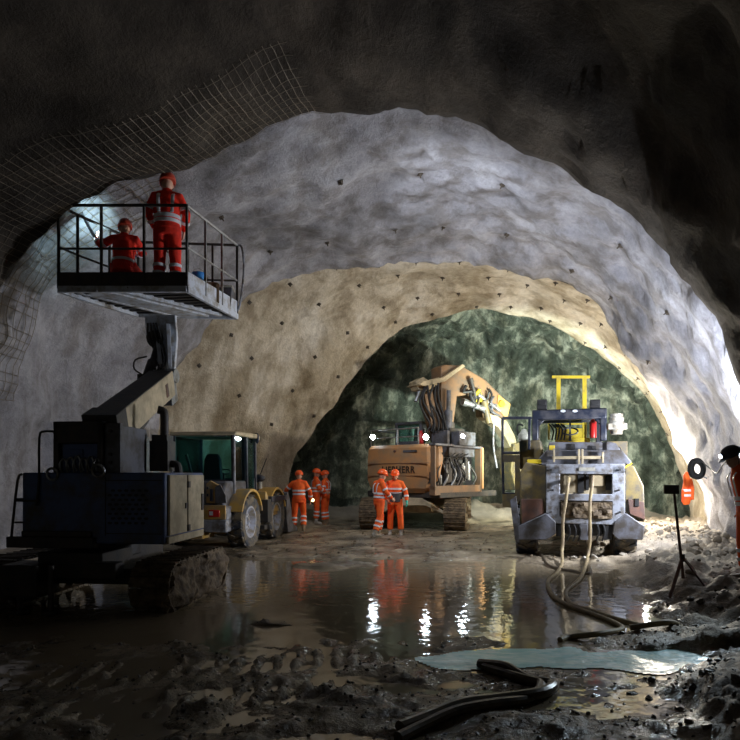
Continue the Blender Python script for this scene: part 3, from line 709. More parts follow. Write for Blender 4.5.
# knuckle, jib and platform carrier
J1 = Lf(164, 376, 9.95)
b = B(); b.box(P1+t*.05-n*.1, (.3, .35, .5), Matrix((s, t, n)).transposed()); b.cyl(J1-V((.22, 0, 0)), J1+V((.22, 0, 0)), .12, seg=24); kn = b.out('boom_knuckle', 'steel', lift, bevel=.01)
J2 = Lf(161, 333, 10.35)
A = Lf(146, 381, 9.8)
b = B(); b.cyl(A, A.lerp(Lf(157, 350, 10.2), .6), .085).cyl(A.lerp(Lf(157, 350, 10.2), .5), Lf(157, 346, 10.2), .05); b.box(A, (.2, .2, .2)); b.out('tilt_cylinder', 'dark', lift)
b = B()
b.bar(J1+V((.1, 0, 0)), J2+V((.12, 0, .1)), .07, .2).bar(J1+V((-.05, 0, 0)), J2+V((-.1, 0, .1)), .06, .16)
b.prism([(J2.x-.28, J2.z+.3), (J2.x+.27, J2.z+.3), (J2.x+.3, J2.z-.1), (J2.x+.26, J2.z-.62), (J2.x+.12, J2.z-.95), (J2.x+.02, J2.z-.5), (J2.x-.12, J2.z-.25), (J2.x-.24, J2.z-.15)], 'xz', J2.y-.04, J2.y+.03)
b.out('platform_carrier', 'lpale', lift, bevel=.01)
b = B(); b.cyl(J2+V((-.06, -.2, -.12)), J2+V((-.06, .1, -.12)), .11).torus(J2+V((-.06, -.1, -.12)), (0, 1, 0), .12, .03)
for k in range(4): b.tube([J2+V((-.2+.05*k, -.08, .15)), J2+V((-.12+.07*k, -.22, -.1)), J2+V((.0+.05*k, -.15, -.45)), J1+V((-.1+.05*k, -.12, .1))], .018, 6)
b.tube([A+V((-.05, 0, .1)), A+V((-.2, 0, .2)), A+V((-.18, 0, .35)), A+V((.02, 0, .4))], .014, 6)
b.out('carrier_hoses', 'dark', lift)
# platform
zf = 4.60
G = [F.i @ V(p) for p in ((-4.93, 9.5, zf), (-2.9, 9.5, zf), (-2.47, 11.15, zf), (-4.25, 11.0, zf), (-4.8, 9.85, zf))]
plat = bpy.data.objects.new('platform', None); C.objects.link(plat); plat.parent = lift
gp = [(p.x, p.y) for p in G]; z0 = G[0].z
b = B()
for (xa, ya), (xb, yb) in zip(gp, gp[1:]+gp[:1]): b.bar((xa, ya, z0-.01), (xb, yb, z0-.01), .06, .1)
cx = (gp[0][0]+gp[1][0])/2
def inside(px, y):
    pass
import mathutils.geometry as mg
def xrange_at(y):
    xs = []
    for (xa, ya), (xb, yb) in zip(gp, gp[1:]+gp[:1]):
        if (ya-y)*(yb-y) < 0: xs.append(xa+(xb-xa)*(y-ya)/(yb-ya))
    return (min(xs), max(xs)) if len(xs) >= 2 else None
ymin = min(p[1] for p in gp); ymax = max(p[1] for p in gp)
xa_, xb_ = min(p[0] for p in gp), max(p[0] for p in gp)
for f0, f1, w in ((.2, .36, .07), (.42, .60, .3), (.62, .80, .1), (.82, .94, .1)):
    fx = [xrange_at(ymin+.12), xrange_at(ymax-.25)]
    a = V((fx[0][0]+(fx[0][1]-fx[0][0])*f0, ymin+.1, z0-.02)); c = V((fx[1][0]+(fx[1][1]-fx[1][0])*(f0+.02), ymax-.2, z0-.02)); b.bar(a, c, w, .07)
b.out('deck_frame', 'lpale', plat, bevel=.006)
b = B(); y = ymin+.12
while y < ymax-.1:
    xr = xrange_at(y)
    if xr: b.bb(xr[0]+.03, xr[1]-.03, y-.035, y+.035, z0-.005, z0+.02)
    y += .155
b.out('deck_slats', 'dark', plat)
b = B(); b.prism([(x, y) for x, y in gp], 'xy', z0+.022, z0+.03); b.out('deck_plate', 'blue', plat)
b = B()
for (p, q) in ((gp[0], gp[1]),): b.bar((*p, z0+.14), (*q, z0+.14), .02, .24)
b.out('toe_board', 'dark', plat, bevel=.004)
b = B(); b.bar((*gp[1], z0+.13), (*gp[2], z0+.13), .02, .3); b.out('toe_board', 'lpale', plat, bevel=.004)
b = B(); b.bar((*gp[3], z0+.1), (*gp[2], z0+.1), .02, .18).bar((*gp[4], z0+.1), (*gp[3], z0+.1), .02, .18); b.out('toe_board', 'dark', plat, bevel=.004)
HR_ = 1.32
def rail(p, q, m, n, name='guard_rail', mid=(.5,), lean=0):
    p, q = V((*p, z0)), V((*q, z0))
    for h, r_ in ((1, .024),)+tuple((h, .018) for h in mid): b = B(); b.cyl(p+V((0, 0, HR_*h)), q+V((0, 0, HR_*h)), r_); b.out(name, m, plat)
    for k in range(n+1):
        c = p.lerp(q, k/n); bb_ = B(); bb_.bar(c, c+V((0, 0, HR_)), .035, .035); bb_.out('rail_post', m, plat)
rail(gp[0], gp[1], 'dark', 3, mid=(.48,)); rail(gp[1], gp[2], 'steel', 3, mid=(.5,)); rail(gp[3], gp[2], 'dark', 4, mid=(.5,)); rail(gp[0], gp[4], 'dark', 1); rail(gp[4], gp[3], 'dark', 2)
b = B(); e = V((*gp[2], z0)); b.tube([e+V((.0, 0, HR_)), e+V((.09, .02, HR_-.05)), e+V((.12, .02, HR_*.6)), e+V((.05, 0, .2)), e+V((0, 0, .1))], .02, 8); b.out('end_rail', 'pale', plat)
# exhaust and handrail
ex = Lf(163, 465, 8.0); b = B(); b.bb(ex.x-.13, ex.x+.12, ex.y-.12, ex.y+.12, zt+.02, zt+.42).bb(ex.x-.11, ex.x+.1, ex.y-.1, ex.y+.1, zt+.42, zt+.5)
b.tube([(ex.x+.02, ex.y, zt+.4), (ex.x+.02, ex.y, zt+.75), (ex.x, ex.y, zt+.82), (ex.x-.06, ex.y-.02, zt+.84)], .055, 12).tube([(ex.x+.1, ex.y, zt+.12), (ex.x+.2, ex.y, zt+.1), (ex.x+.22, ex.y, zt-.02)], .05, 10)
b.out('exhaust', 'dark', lift, bevel=.006)
b = B(); b.tube([(x0+.02, -.02, zt-.02), (x0-.02, -.05, zt-.1), (x0-.09, -.06, .95), (x0-.1, -.06, .86)], .016, 8)
for z in (1.38, 1.1): b.cyl((x0-.06, -.05, z), (x0+.02, 0, z), .012)
b.cyl((x0-.06, -.05, 1.36), (x0+.25, -.05, 1.36), .012)
b.out('handrail', 'dark', lift)
b = B(); b.tube([(tx0-.0, .05, tz-.12), (tx0-.12, .03, tz-.12), (tx0-.16, .0, tz-.2), (tx0-.15, -.02, zt-.1), (tx0-.17, -.04, 1.3)], .014, 8); b.out('cable', 'black', lift)

# things standing on the platform
def W(x, y): return V((x, y, zf+.03))
t_ = thing('tool_crate', 'brown wooden crate beside the right rail of the raised platform', 'crate', W(-2.95, 10.55), .2)
b = B(); b.bb(-.28, .28, -.2, .2, .32, .36).bb(-.28, .28, -.2, -.17, 0, .32).bb(-.28, .28, .17, .2, 0, .32).bb(-.28, -.25, -.17, .17, 0, .32).bb(.25, .28, -.17, .17, 0, .32)
b.bb(-.3, -.24, -.215, -.2, 0, .34).bb(.24, .3, -.215, -.2, 0, .34); b.out('crate_body', 'wood', t_, bevel=.005)
b = B()
for sx in (-1, 1): b.bb(.29*sx, .31*sx, -.06, .06, .2, .24)
b.out('handle', 'dark', t_)
t_ = thing('storage_box', 'grey plastic box on the right end of the raised platform floor', 'box', W(-2.75, 11.0), .1)
b = B(); b.prism([(-.2, 0), (.2, 0), (.24, .42), (-.24, .42)], 'xz', -.16, .16); b.out('box_body', 'grey', t_, bevel=.015)
b = B(); b.bb(-.25, .25, -.17, .17, .42, .46); b.out('lid', 'white', t_, bevel=.01)
t_ = thing('bucket', 'bright blue bucket on top of the brown crate on the platform', 'bucket', W(-3.0, 10.5)+V((0, 0, .36)))
b = B(); b.lathe([(.07, 0), (.1, .18), (.105, .18), (.11, .165), (.112, .19), (.1, .19), (.092, .17), (.06, .01)], seg=24); b.out('bucket_body', 'bluep', t_)
b = B(); b.loft([(.1*math.cos(a), -.02, .17+.1*math.sin(a)) for a in [PI*k/10 for k in range(11)]], .004, 6); b.out('handle', 'steel', t_)
t_ = tag(B().lathe([(.02, 0), (.11, .01), (.12, .07), (.07, .12), (.02, .13)], seg=20).out('cable_bundle', 'dark', None), 'dark cable bundle on the platform floor near the front rail', 'cable'); t_.location = W(-4.4, 9.75)

# the two men on the platform
person('person', 'person in red hi-vis suit and grey boots standing upright on the raised platform', W(-3.33, 9.85), math.radians(8),
       stand(el=(-.27, .02, 1.16), wl=(-.2, .22, 1.0), er=(.27, .02, 1.16), wr=(.2, .22, .98), look=(-.25, 1, .35)), top='hired', legs='hired', boots='gboot', helm='rhelmet', face=False, size=1.13)
person('person', 'person in red hi-vis suit kneeling on the platform, left arm stretched to the wall', W(-4.12, 10.0), math.radians(5),
       dict(pelvis=(0, 0, .50), chest=(0, .08, .83), neck=(0, .08, 1.04), head=(.0, .1, 1.15), sl=(-.19, .08, .98), sr=(.19, .08, .98), el=(-.42, .16, .90), wl=(-.52, .3, 1.06), er=(.27, .22, .8), wr=(.12, .4, .85),
            hl=(-.1, 0, .48), hr=(.1, 0, .48), kl=(-.22, .36, .28), kr=(.2, .38, .45), al=(-.16, .0, .1), ar=(.17, .22, .085), tl=(-.17, .2, 0), tr=(.2, .5, 0), look=(-.4, 1, .35), hdl=(-.3, .4, .8)),
       top='hired', legs='hired', boots='boot', helm='rhelmet', face=False, knee_band=False, chest_bands=(1.1,), harness=False, glove='bluep') ['pose'] = 'kneeling'
t_ = thing('spray_lance', 'pale steel lance held up to the wall beside the platform', 'lance', (-4.72, 10.3, 5.72))
b = B(); b.cyl((0, 0, 0), (-.28, .15, .45), .028); b.out('pipe', 'pale', t_)
b = B(); b.cyl((-.28, .15, .45), (-.33, .18, .53), .04, .02); b.out('nozzle', 'steel', t_)
def wheel(name, parent, c, R, W, tm='tyre', rm='rim', lugs=22, axis='x', flip=1, rimr=.52):
    """tyre with chevron lugs, rim as its part"""
    b = B(); w = W/2
    b.lathe([(R*.58, -w*.8), (R*.75, -w), (R*.9, -w*.95), (R*.955, -w*.75), (R*.965, 0), (R*.955, w*.75), (R*.9, w*.95), (R*.75, w), (R*.58, w*.8), (R*.56, 0), (R*.58, -w*.8)], (0, 0, 0), 'x', 36)
    for k in range(lugs):
        for s in (-1, 1):
            a = 2*PI*(k+.25*s)/lugs; rot = Matrix.Rotation(a, 3, 'X') @ Matrix.Rotation(.5*s, 3, 'Z')
            b.box(Matrix.Rotation(a, 3, 'X') @ V((s*w*.46, 0, R*.975)), (w*.95, R*.085, R*.07), rot)
    t = b.out(name, tm, parent, loc=c)
    b = B(); x = w*.82*flip; q = w*.2*flip
    b.lathe([(.01, q), (R*.15, q*1.1), (R*.17, q+.04*flip), (R*.33, q+.03*flip), (R*.4, q), (R*.47, x*.7), (R*rimr, x), (R*.58, x), (R*.6, x*.8), (R*.56, x*.5), (R*.5, q*.5), (.01, q*.4)], (0, 0, 0), 'x', 32)
    for k in range(8):
        a = 2*PI*k/8; b.cyl((q, R*.26*math.cos(a), R*.26*math.sin(a)), (q+.05*flip, R*.26*math.cos(a), R*.26*math.sin(a)), .022, seg=8)
    b.out('rim', rm, t)
    return t
def pane(name, parent, pts, m='glass'):
    b = B(); P = [V(p) for p in pts]; n = (P[1]-P[0]).cross(P[2]-P[0]).normalized()*.006
    b.skin([[b.bm.verts.new(p-n) for p in P], [b.bm.verts.new(p+n) for p in P]]); return b.out(name, m, parent)

# ================================================================ orange excavator at the face
def text(name, s, size, parent, loc, rot, m, thick=.004, off=.012):
    c = bpy.data.curves.new(name, 'FONT'); c.body = s; c.size = size; c.extrude = thick; c.offset = off; c.space_character = 1.12; c.align_x = 'CENTER'; c.align_y = 'CENTER'
    t = bpy.data.objects.new(name+'_source', c); C.objects.link(t); dg = bpy.context.evaluated_depsgraph_get(); me = bpy.data.meshes.new_from_object(t.evaluated_get(dg)); bpy.data.objects.remove(t); bpy.data.curves.remove(c)
    me.materials.clear(); me.materials.append(M[m]); o = bpy.data.objects.new(name, me); C.objects.link(o); o.parent = parent; o.location = loc; o.rotation_euler = rot; return o
M['letters'] = mat('dark_brown_lettering', (.05, .03, .02), .5)
gx = at(415, 500, 18.3)
exc = thing('excavator', 'ochre excavator with lit work lamps and folded arm, standing before the green rock face', 'excavator', (gx.x, 18.3, .0), 0)
EF = Frame(gx.x, 18.3, .0, 0)
uc = bpy.data.objects.new('undercarriage', None); C.objects.link(uc); uc.parent = exc; uc.rotation_euler.z = math.radians(-12)
for x in (-1.25, 1.25):
    t = crawler(uc, x, 4.0, .95, .62, 'mud', 'mud', y0=-.9)
b = B(); b.bb(-.95, .95, -.1, 1.9, .5, .95).bb(-.5, .5, -.5, 2.3, .55, .85).prism([(-.95, .6), (-.3, .98), (.3, .98), (.95, .6), (.95, .5), (.4, .75), (-.4, .75), (-.95, .5)], 'xz', -.75, -.2).cyl((0, .9, .9), (0, .9, 1.12), .8, seg=32)
b.out('car_body', 'tan', uc, bevel=.02)
# upper structure: local frame UF, rear face at y=0
n0 = at(432, 470, 17.0)
UF = Frame(n0.x, 17.0, 0, math.radians(-42))
up = bpy.data.objects.new('upper_structure', None); C.objects.link(up); up.parent = exc
up.location = UF.o-V((gx.x, 18.3, 0)); up.rotation_euler.z = UF.rz
Wd = 2.75; ZB, ZT = 1.12, 2.55
# counterweight: plan rounded, sides tapering to the bottom
b = B(); rings = []
for z, ins, dp in ((ZB, .28, .16), (ZB+.14, .1, .04), (ZB+.4, .0, .0), (ZB+1.0, .0, .0), (ZT-.1, .03, .02), (ZT, .1, .1)):
    pl2 = []
    for k in range(13):
        f = k/12; x = -Wd+ins+(Wd-2*ins)*f; e = abs(2*f-1); y = dp+.12*e**3+(.22 if k in (0, 12) else 0)
        pl2.append((x, y))
    pl2 += [(-ins, .55 if z > 2 else .35), (-Wd+ins, .8)]
    rings.append([b.bm.verts.new((x, y, z)) for x, y in pl2])
b.skin(rings); cw = b.out('counterweight', 'orange', up, bevel=.02, ang=28)
b = B(); b.cyl((-Wd*.5, .02, 2.36), (-Wd*.5, -.01, 2.36), .04); b.out('plug', 'oxide', cw)
b = B(); b.bb(-Wd*.93, -.1, -.012, .03, 1.985, 2.0).bb(-Wd*.93, -.1, -.01, .03, 1.62, 1.63); b.out('seam', 'oxide', cw)
b = B(); b.bb(-1.05, -.55, -.006, .03, 2.32, 2.38); b.out('model_plate', 'grey', cw)
text('lettering', 'LIEBHERR', .27, cw, (-1.24, -.012, 1.80), (PI/2, 0, 0), 'letters', off=.007)
b = B(); b.bb(-Wd+.05, .1, .25, 3.4, .98, 1.16); b.out('revolving_frame', 'dark', up, bevel=.02)
# right side: open engine bay
b = B(); b.bb(-.06, .10, .0, .06, ZB+.1, ZT-.05).bb(-.1, .12, 2.40, 2.45, ZB, ZT).bb(-.1, .10, .0, 2.45, ZB-.05, ZB+.22); b.out('bay_frame', 'arm', up, bevel=.01)
b = B(); b.bb(-.62, -.5, .3, 2.4, ZB, ZT-.1); b.out('bulkhead', 'dark', up)
random.seed(11)
for k in range(16):
    b = B(); y = .2+.14*k; z = ZB+.15
    h = random.uniform(.3, 1.1)
    q = random.random()
    if q < .35: b.cyl((-.2, y, z+h*.3), (-.2, y, z+h), .09, seg=12).cyl((-.2, y, z+h), (-.2, y, z+h+.08), .05)
    elif q < .7: b.bb(-.4, -.08, y-.08, y+.09, z+h*.2, z+h*.7).bb(-.3, -.1, y-.05, y+.05, z+h*.7, z+h*.9)
    else: b.tube([(-.12, y-.1, z), (-.02, y+.05, z+h*.5), (-.15, y-.05, z+h), (-.3, y+.1, z+h+.1)], .035, 8)
    b.out('engine_component', random.choice(['steel', 'dark', 'grey', 'dark']), up, bevel=.006)
for k in range(4):
    b = B(); y = .4+.42*k; q_ = random.uniform; b.tube([(.0, y, ZB+.2+q_(0, .4)), (.04, y+q_(-.2, .3), ZB+.6), (-.05, y+q_(-.3, .4), ZB+.95), (.0, y+q_(0, .5), ZT-.25)], .02, 7); b.out('engine_hose', 'black', up)
b = B(); b.bb(-.1, .14, -.02, .9, ZT-.06, ZT).bb(-.15, .13, .9, 2.5, ZT-.08, ZT-.02); b.out('hood_rail', 'grey', up, bevel=.006)
b = B(); b.bb(-Wd+.1, -.1, 1.0, 2.4, 2.2, ZT); b.out('engine_hood', 'grey', up, bevel=.03)
# door of the bay, standing open at the far side
b = B(); b.bb(.1, .17, 2.42, 2.5, ZB+.1, ZT-.05); b.out('bay_door', 'orange', up, bevel=.01)
# cab, rails and lamps on top
c0 = -Wd+.15
b = B()
for (x, y) in ((c0, 1.6), (c0+1.0, 1.6), (c0, 3.1), (c0+1.0, 3.1)): b.bar((x, y, ZT-.2), (x, y, 3.35), .09)
b.bb(c0-.05, c0+1.05, 1.55, 3.15, 3.3, 3.38).bb(c0, c0+1, 1.58, 1.64, ZT-.3, ZT+.2); b.out('cab', 'grey', up, bevel=.015)
for z0_, x_ in ((0, 0),): pane('cab_window', up, [(c0+.05, 1.6, ZT+.2), (c0+.95, 1.6, ZT+.2), (c0+.95, 1.6, 3.28), (c0+.05, 1.6, 3.28)])
b = B(); b.prism([(c0+.25, ZT-.1), (c0+.75, ZT-.1), (c0+.68, ZT+.65), (c0+.32, ZT+.65)], 'xz', 2.1, 2.25); b.out('cab_seat', 'black', up, bevel=.04)
b = B()
for x in (-Wd+.12, -Wd+1.2, -.75): b.tube([(x, .35, ZT), (x, .35, 3.05)], .025, 8, 1)
b.cyl((-Wd+.12, .35, 3.05), (-.75, .35, 3.05), .026).cyl((-Wd+.12, .35, 3.05), (-Wd+.12, 1.5, 3.05), .026).cyl((-Wd+.12, .35, 2.8), (-.75, .35, 2.8), .018)
b.out('guard_rail', 'steel', up)
def work_lamp(F_, parent, p, r=.085, d=(0, -1, 0), m='lamp'):
    p = V(p); d = V(d).normalized(); b = B(); b.lathe([(.02, -.1), (r*.8, -.08), (r*1.12, 0), (r*1.12, .02), (r, .02), (r*.9, .0), (.01, -.01)], p, d, 20); b.bar(p-d*.05-V((0, 0, r*1.6)), p-d*.05, .03)
    h = b.out('work_lamp', 'black', parent); b = B(); b.lathe([(.0, .004), (r*.85, .004), (r*.95, .015), (0, .022)], p, d, 20); b.out('lens', m, h)
wd = (.45, -1, -.15)
LW = []
for u, v, yl in ((373, 437, .3), (426, 437, .3), (463, 436, .9)):
    p = UF.p(u, v, yl); work_lamp(UF, up, p, .085 if u != 463 else .06, wd); LW.append(UF.m @ p)
# things behind the lamps on the deck: tank, filters and a red extinguisher
b = B(); b.bb(-1.0, -.4, 1.5, 2.3, ZT, ZT+.55).cyl((-.7, 1.9, ZT+.5), (-.7, 1.9, ZT+.75), .16); b.out('air_filter', 'dark', up, bevel=.02)
b = B(); b.bb(-.3, .0, 1.4, 2.3, ZT, ZT+.42).bb(-.9, -.3, 1.2, 1.35, ZT, ZT+.45); b.out('valve_block', 'grey', up, bevel=.015)
b = B(); b.lathe([(.01, 0), (.08, 0), (.085, .03), (.085, .36), (.05, .42), (.03, .47), (.01, .47)], (-1.15, 1.0, ZT)); b.out('extinguisher', 'red', up)
# boom, in its own vertical plane, outline with real thickness
BF = Frame(2.35, 19.0, 0, math.radians(28))
bo_ = bpy.data.objects.new('boom', None); C.objects.link(bo_); bo_.parent = exc; bo_.location = BF.o-V((gx.x, 18.3, 0)); bo_.rotation_euler.z = BF.rz
def bp_(L): return [BF.xz(u, v, 0) for u, v in L]
b = B(); b.prism(bp_([(436, 444), (437, 420), (436, 400), (436, 368), (439, 366), (456, 367), (480, 381), (504, 405), (500, 421), (491, 414), (478, 402), (462, 396), (452, 397), (449, 420), (447, 444)]), 'xz', -.28, .28)
b.out('boom_arm', 'arm', bo_, bevel=.025)
b = B(); b.prism(bp_([(412, 386), (416, 383), (436, 379), (455, 366), (458, 368), (438, 383), (420, 388)]), 'xz', -.40, .36); b.out('boom_head_plate', 'tan', bo_, bevel=.015)
b = B(); b.prism(bp_([(412, 382), (420, 378), (425, 381), (436, 378), (437, 384), (425, 391), (415, 391)]), 'xz', -.2, .2); b.out('boom_foot', 'tan', bo_, bevel=.02)
b = B()
q = bp_([(430, 390), (434, 410), (441, 435), (434, 442), (427, 415), (422, 395)]); b.prism(q, 'xz', -.12, .2); b.out('boom_strut', 'arm', bo_, bevel=.02)
for k in range(6):
    L = bp_([(418+k*2, 386), (414+k*3, 400), (418+k*3.2, 412), (424+k*2.4, 424), (421+k*3.4, 434)])
    b = B(); b.tube([(x+random.uniform(-.07, .07), -.3-.05*k, z+random.uniform(-.06, .06)) for x, z in L], .034, 8); b.out('hydraulic_hose', 'black', bo_)
b = B(); (xa, za), (xb, zb_) = bp_([(440, 442), (441, 392)]); b.cyl((xa, -.42, za), (xa*.4+xb*.6, -.42, za*.4+zb_*.6), .13).cyl((xa*.4+xb*.6, -.42, za*.4+zb_*.6), (xb, -.42, zb_), .07); b.out('boom_cylinder', 'grey', bo_)
b = B(); (xa, za), (xb, zb_) = bp_([(414, 402), (419, 388)]); b.cyl((xa, -.1, za), (xb, -.1, zb_), .06); b.out('pin', 'steel', bo_)
random.seed(5)
for k in range(14):
    u = random.uniform(455, 490); v = 384+(u-455)*.42+random.uniform(-6, 10)
    L = bp_([(u, v), (u+random.uniform(-6, 6), v+random.uniform(3, 9)), (u+random.uniform(-3, 9), v+random.uniform(6, 16))])
    b = B(); b.tube([(x, -.36-.1*random.random(), z) for x, z in L], random.uniform(.03, .055), 8); b.out('hydraulic_fitting', random.choice(['steel', 'black', 'black', 'dyellow', 'grey', 'yellow']), bo_)
for (u0, v0, u1, v1, r_, m_) in ((455, 403, 476, 410, .09, 'pale'), (470, 396, 492, 412, .06, 'white'), (476, 402, 481, 424, .1, 'yellow'), (463, 380, 468, 400, .06, 'dark')):
    (xa, za), (xb, zb_) = bp_([(u0, v0), (u1, v1)]); b = B(); b.cyl((xa, -.4, za), (xb, -.4, zb_), r_).cyl((xa, -.4, za), (xa+(xb-xa)*.2, -.4, za+(zb_-za)*.2), r_*1.3); b.out('arm_cylinder', {'pale': 'steel', 'white': 'steel', 'yellow': 'dyellow'}.get(m_, m_), bo_)
b = B(); b.prism(bp_([(492, 396), (504, 405), (500.5, 421), (491, 408)]), 'xz', -.33, -.28); b.out('boom_end_lit_tone', 'lyellow', bo_, bevel=.01)  # brighter yellow sheet paints in the light on the boom's end
b = B(); (xa, za), = bp_([(494, 405)]); b.cyl((xa, -.42, za), (xa, .3, za), .11); b.out('boom_pin', 'yellow', bo_)
b = B(); b.prism(bp_([(479, 409), (504, 421), (512, 436), (516, 452), (511, 455), (503, 438), (496, 428), (479, 417)]), 'xz', -.15, .18); b.out('stick', 'tan', bo_, bevel=.02)
b = B(); b.prism(bp_([(508, 444), (517, 442), (521, 466), (519, 488), (510, 490), (505, 470)]), 'xz', -.3, .3); b.out('breaker_head', 'dyellow', bo_, bevel=.03)
b = B(); (xa, za), (xb, zb_) = bp_([(488, 424), (491, 468)]); b.tube([(xa, -.3, za), (xa-.02, -.3, (za+zb_)/2), (xb, -.3, zb_)], .03, 7); b.out('hanging_hose', 'pale', bo_)

# ================================================================ underground loader on the right, rear to the camera
LFm = Frame(4.10, 11.55, .0, math.radians(-17))
ld = thing('tunnel_loader', 'grey muddy tunnel loader with navy cab frame, yellow guard mast and hoses at its rear', 'loader', LFm.o, LFm.rz)
def X(u, y=0): return LFm.xz(u, 480, y)[0]
def Z(v, y=0, u=582): return LFm.xz(u, v, y)[1]
def lp(u, v, y=0): return LFm.p(u, v, y)
def box_(nm, u0, u1, v0, v1, y0, y1, m, par=ld, bev=.012, extra=None):
    b = B(); xa, xb = X(u0, y0), X(u1, y0); za, zb_ = Z(v1, y0), Z(v0, y0); b.bb(xa, xb, y0, y1, za, zb_)
    if extra: extra(b)
    return b.out(nm, m, par, bevel=bev)
# radiator frame
b = B()
for (u0, u1, v0, v1) in ((546, 560, 466, 523), (612, 625, 466, 523), (546, 625, 464, 474), (556, 618, 517, 524), (559, 613, 494, 501)): b.bb(X(u0), X(u1), -.02, .12, Z(v1), Z(v0))
rf = b.out('radiator_frame', 'pale', ld, bevel=.012)
b = B(); b.bb(X(579), X(595), -.035, -.01, Z(471), Z(467.5)); b.out('maker_plate', 'white', rf)
b = B(); b.bb(X(558), X(614), .10, .16, Z(519), Z(472)); b.out('radiator_back', 'tan', ld)
b = B(); random.seed(2)
for k in range(9): b.bb(X(564+k*1.3), X(564.8+k*1.3), .05, .1, Z(492), Z(474))
b.bb(X(563), X(577), .07, .11, Z(494), Z(473)); b.out('cooler', 'tan', ld); b = B()
for k in range(9): b.bb(X(594+k*1.2), X(594.8+k*1.2), .05, .1, Z(486), Z(476))
b.bb(X(594), X(605), .06, .11, Z(486), Z(475)); b.out('cooler', 'tan', ld)
b = B(); b.bb(X(578), X(584), .04, .1, Z(493), Z(474)).bb(X(586), X(589), .03, .1, Z(490), Z(473)).bb(X(606), X(611), .05, .1, Z(490), Z(476)); b.out('cooler_gap', 'black', ld)
b = B(); b.bb(X(561), X(612), -.03, .1, Z(518), Z(502))
bmesh.ops.subdivide_edges(b.bm, edges=b.bm.edges[:], cuts=10, use_grid_fill=True)
for v_ in b.bm.verts: v_.co += V((0, -1, 0))*abs(fbm(v_.co.x*5, v_.co.y*5, v_.co.z*5, 3))*.07
b.out('mud_cake', 'mud', ld, ang=20)
for u, v in ((551, 470), (551, 512), (620, 470), (620, 512), (553, 490), (619, 490)):
    b = B(); b.cyl(lp(u, v, -.05), lp(u, v, -.01), .018, seg=8); b.out('bolt', 'dark', rf)
# hood and side bodies
def hexa(nm, quad_front, quad_back, m, bev=.02, par=ld):
    b = B(); f = [b.bm.verts.new(p) for p in quad_front]; k = [b.bm.verts.new(p) for p in quad_back]; b.skin([f, k]); return b.out(nm, m, par, bevel=bev)
def qd(L, y): return [lp(u, v, y) for u, v in L]
def deeper(P, dy, dx=0): return [p+V((dx, dy, 0)) for p in P]
f = qd([(520, 472), (526, 462), (546, 466), (546, 524), (520, 526)], .05); hexa('left_fender', f, deeper(f, 1.6), 'dyellow')
f = qd([(625, 463), (634, 466), (644, 486), (645, 522), (625, 520)], .05); hexa('right_fender', f, deeper(f, 1.6), 'dyellow')
f = qd([(521, 499), (543, 499), (544, 514), (522, 524)], .0); hexa('left_side_panel', f, deeper(f, .12), 'oxide', .006)
f = qd([(628, 499), (644, 502), (645, 520), (630, 514)], .0); p_ = hexa('right_side_panel', f, deeper(f, .12), 'oxide', .006)
b = B(); b.bb(X(635), X(639), -.015, .05, Z(505.5), Z(498)); b.out('panel_opening', 'black', p_)
f = qd([(518, 526), (546, 513), (556, 522), (556, 534), (546, 540), (518, 540)], -.04); hexa('bumper', f, deeper(f, .5), 'grey')
f = qd([(645, 526), (626, 513), (614, 522), (612, 534), (618, 540), (643, 540)], -.04); hexa('bumper', f, deeper(f, .5), 'grey')
f = qd([(510, 500), (516, 496), (521, 530), (519, 543), (515, 540)], .0); hexa('mud_flap', f, deeper(f, .05), 'grey', .006)
f = qd([(536, 462), (546, 450), (622, 450), (632, 462), (628, 468), (545, 468)], .12); hexa('rear_hood', f, deeper(f, 1.3), 'grey')
f = qd([(549, 442), (606, 442), (610, 462), (545, 462)], .55); hexa('engine_cover', f, deeper(f, 1.0), 'grey')
b = B()
for u, v0, v1 in ((553, 448, 462), (578, 449, 466), (581.5, 449, 466), (602, 452, 463)): b.bb(X(u), X(u+2), .02, .08, Z(v1), Z(v0))
b.bb(X(552), X(604), .03, .06, Z(459), Z(456)); b.out('latch_bracket', 'tan', ld, bevel=.004)
b = B()
for u0, u1 in ((549, 556), (565, 576), (583, 600)): b.bb(X(u0), X(u1), .3, .4, Z(462), Z(457))
b.bb(X(571, .5), X(575, .5), .5, .54, Z(455, .5), Z(444, .5)).bb(X(592, .5), X(596, .5), .5, .54, Z(458, .5), Z(446, .5)); b.out('hood_recess', 'black', ld)
b = B(); b.bb(X(549), X(555), .4, .5, Z(456), Z(444)).bb(X(527), X(541), .1, .3, Z(463), Z(459)); b.out('hood_catch', 'yellow', ld, bevel=.006)
b = B(); b.bar(lp(624, 468, .0), lp(632, 463, .0), .03); b.out('grab_handle', 'yellow', ld)
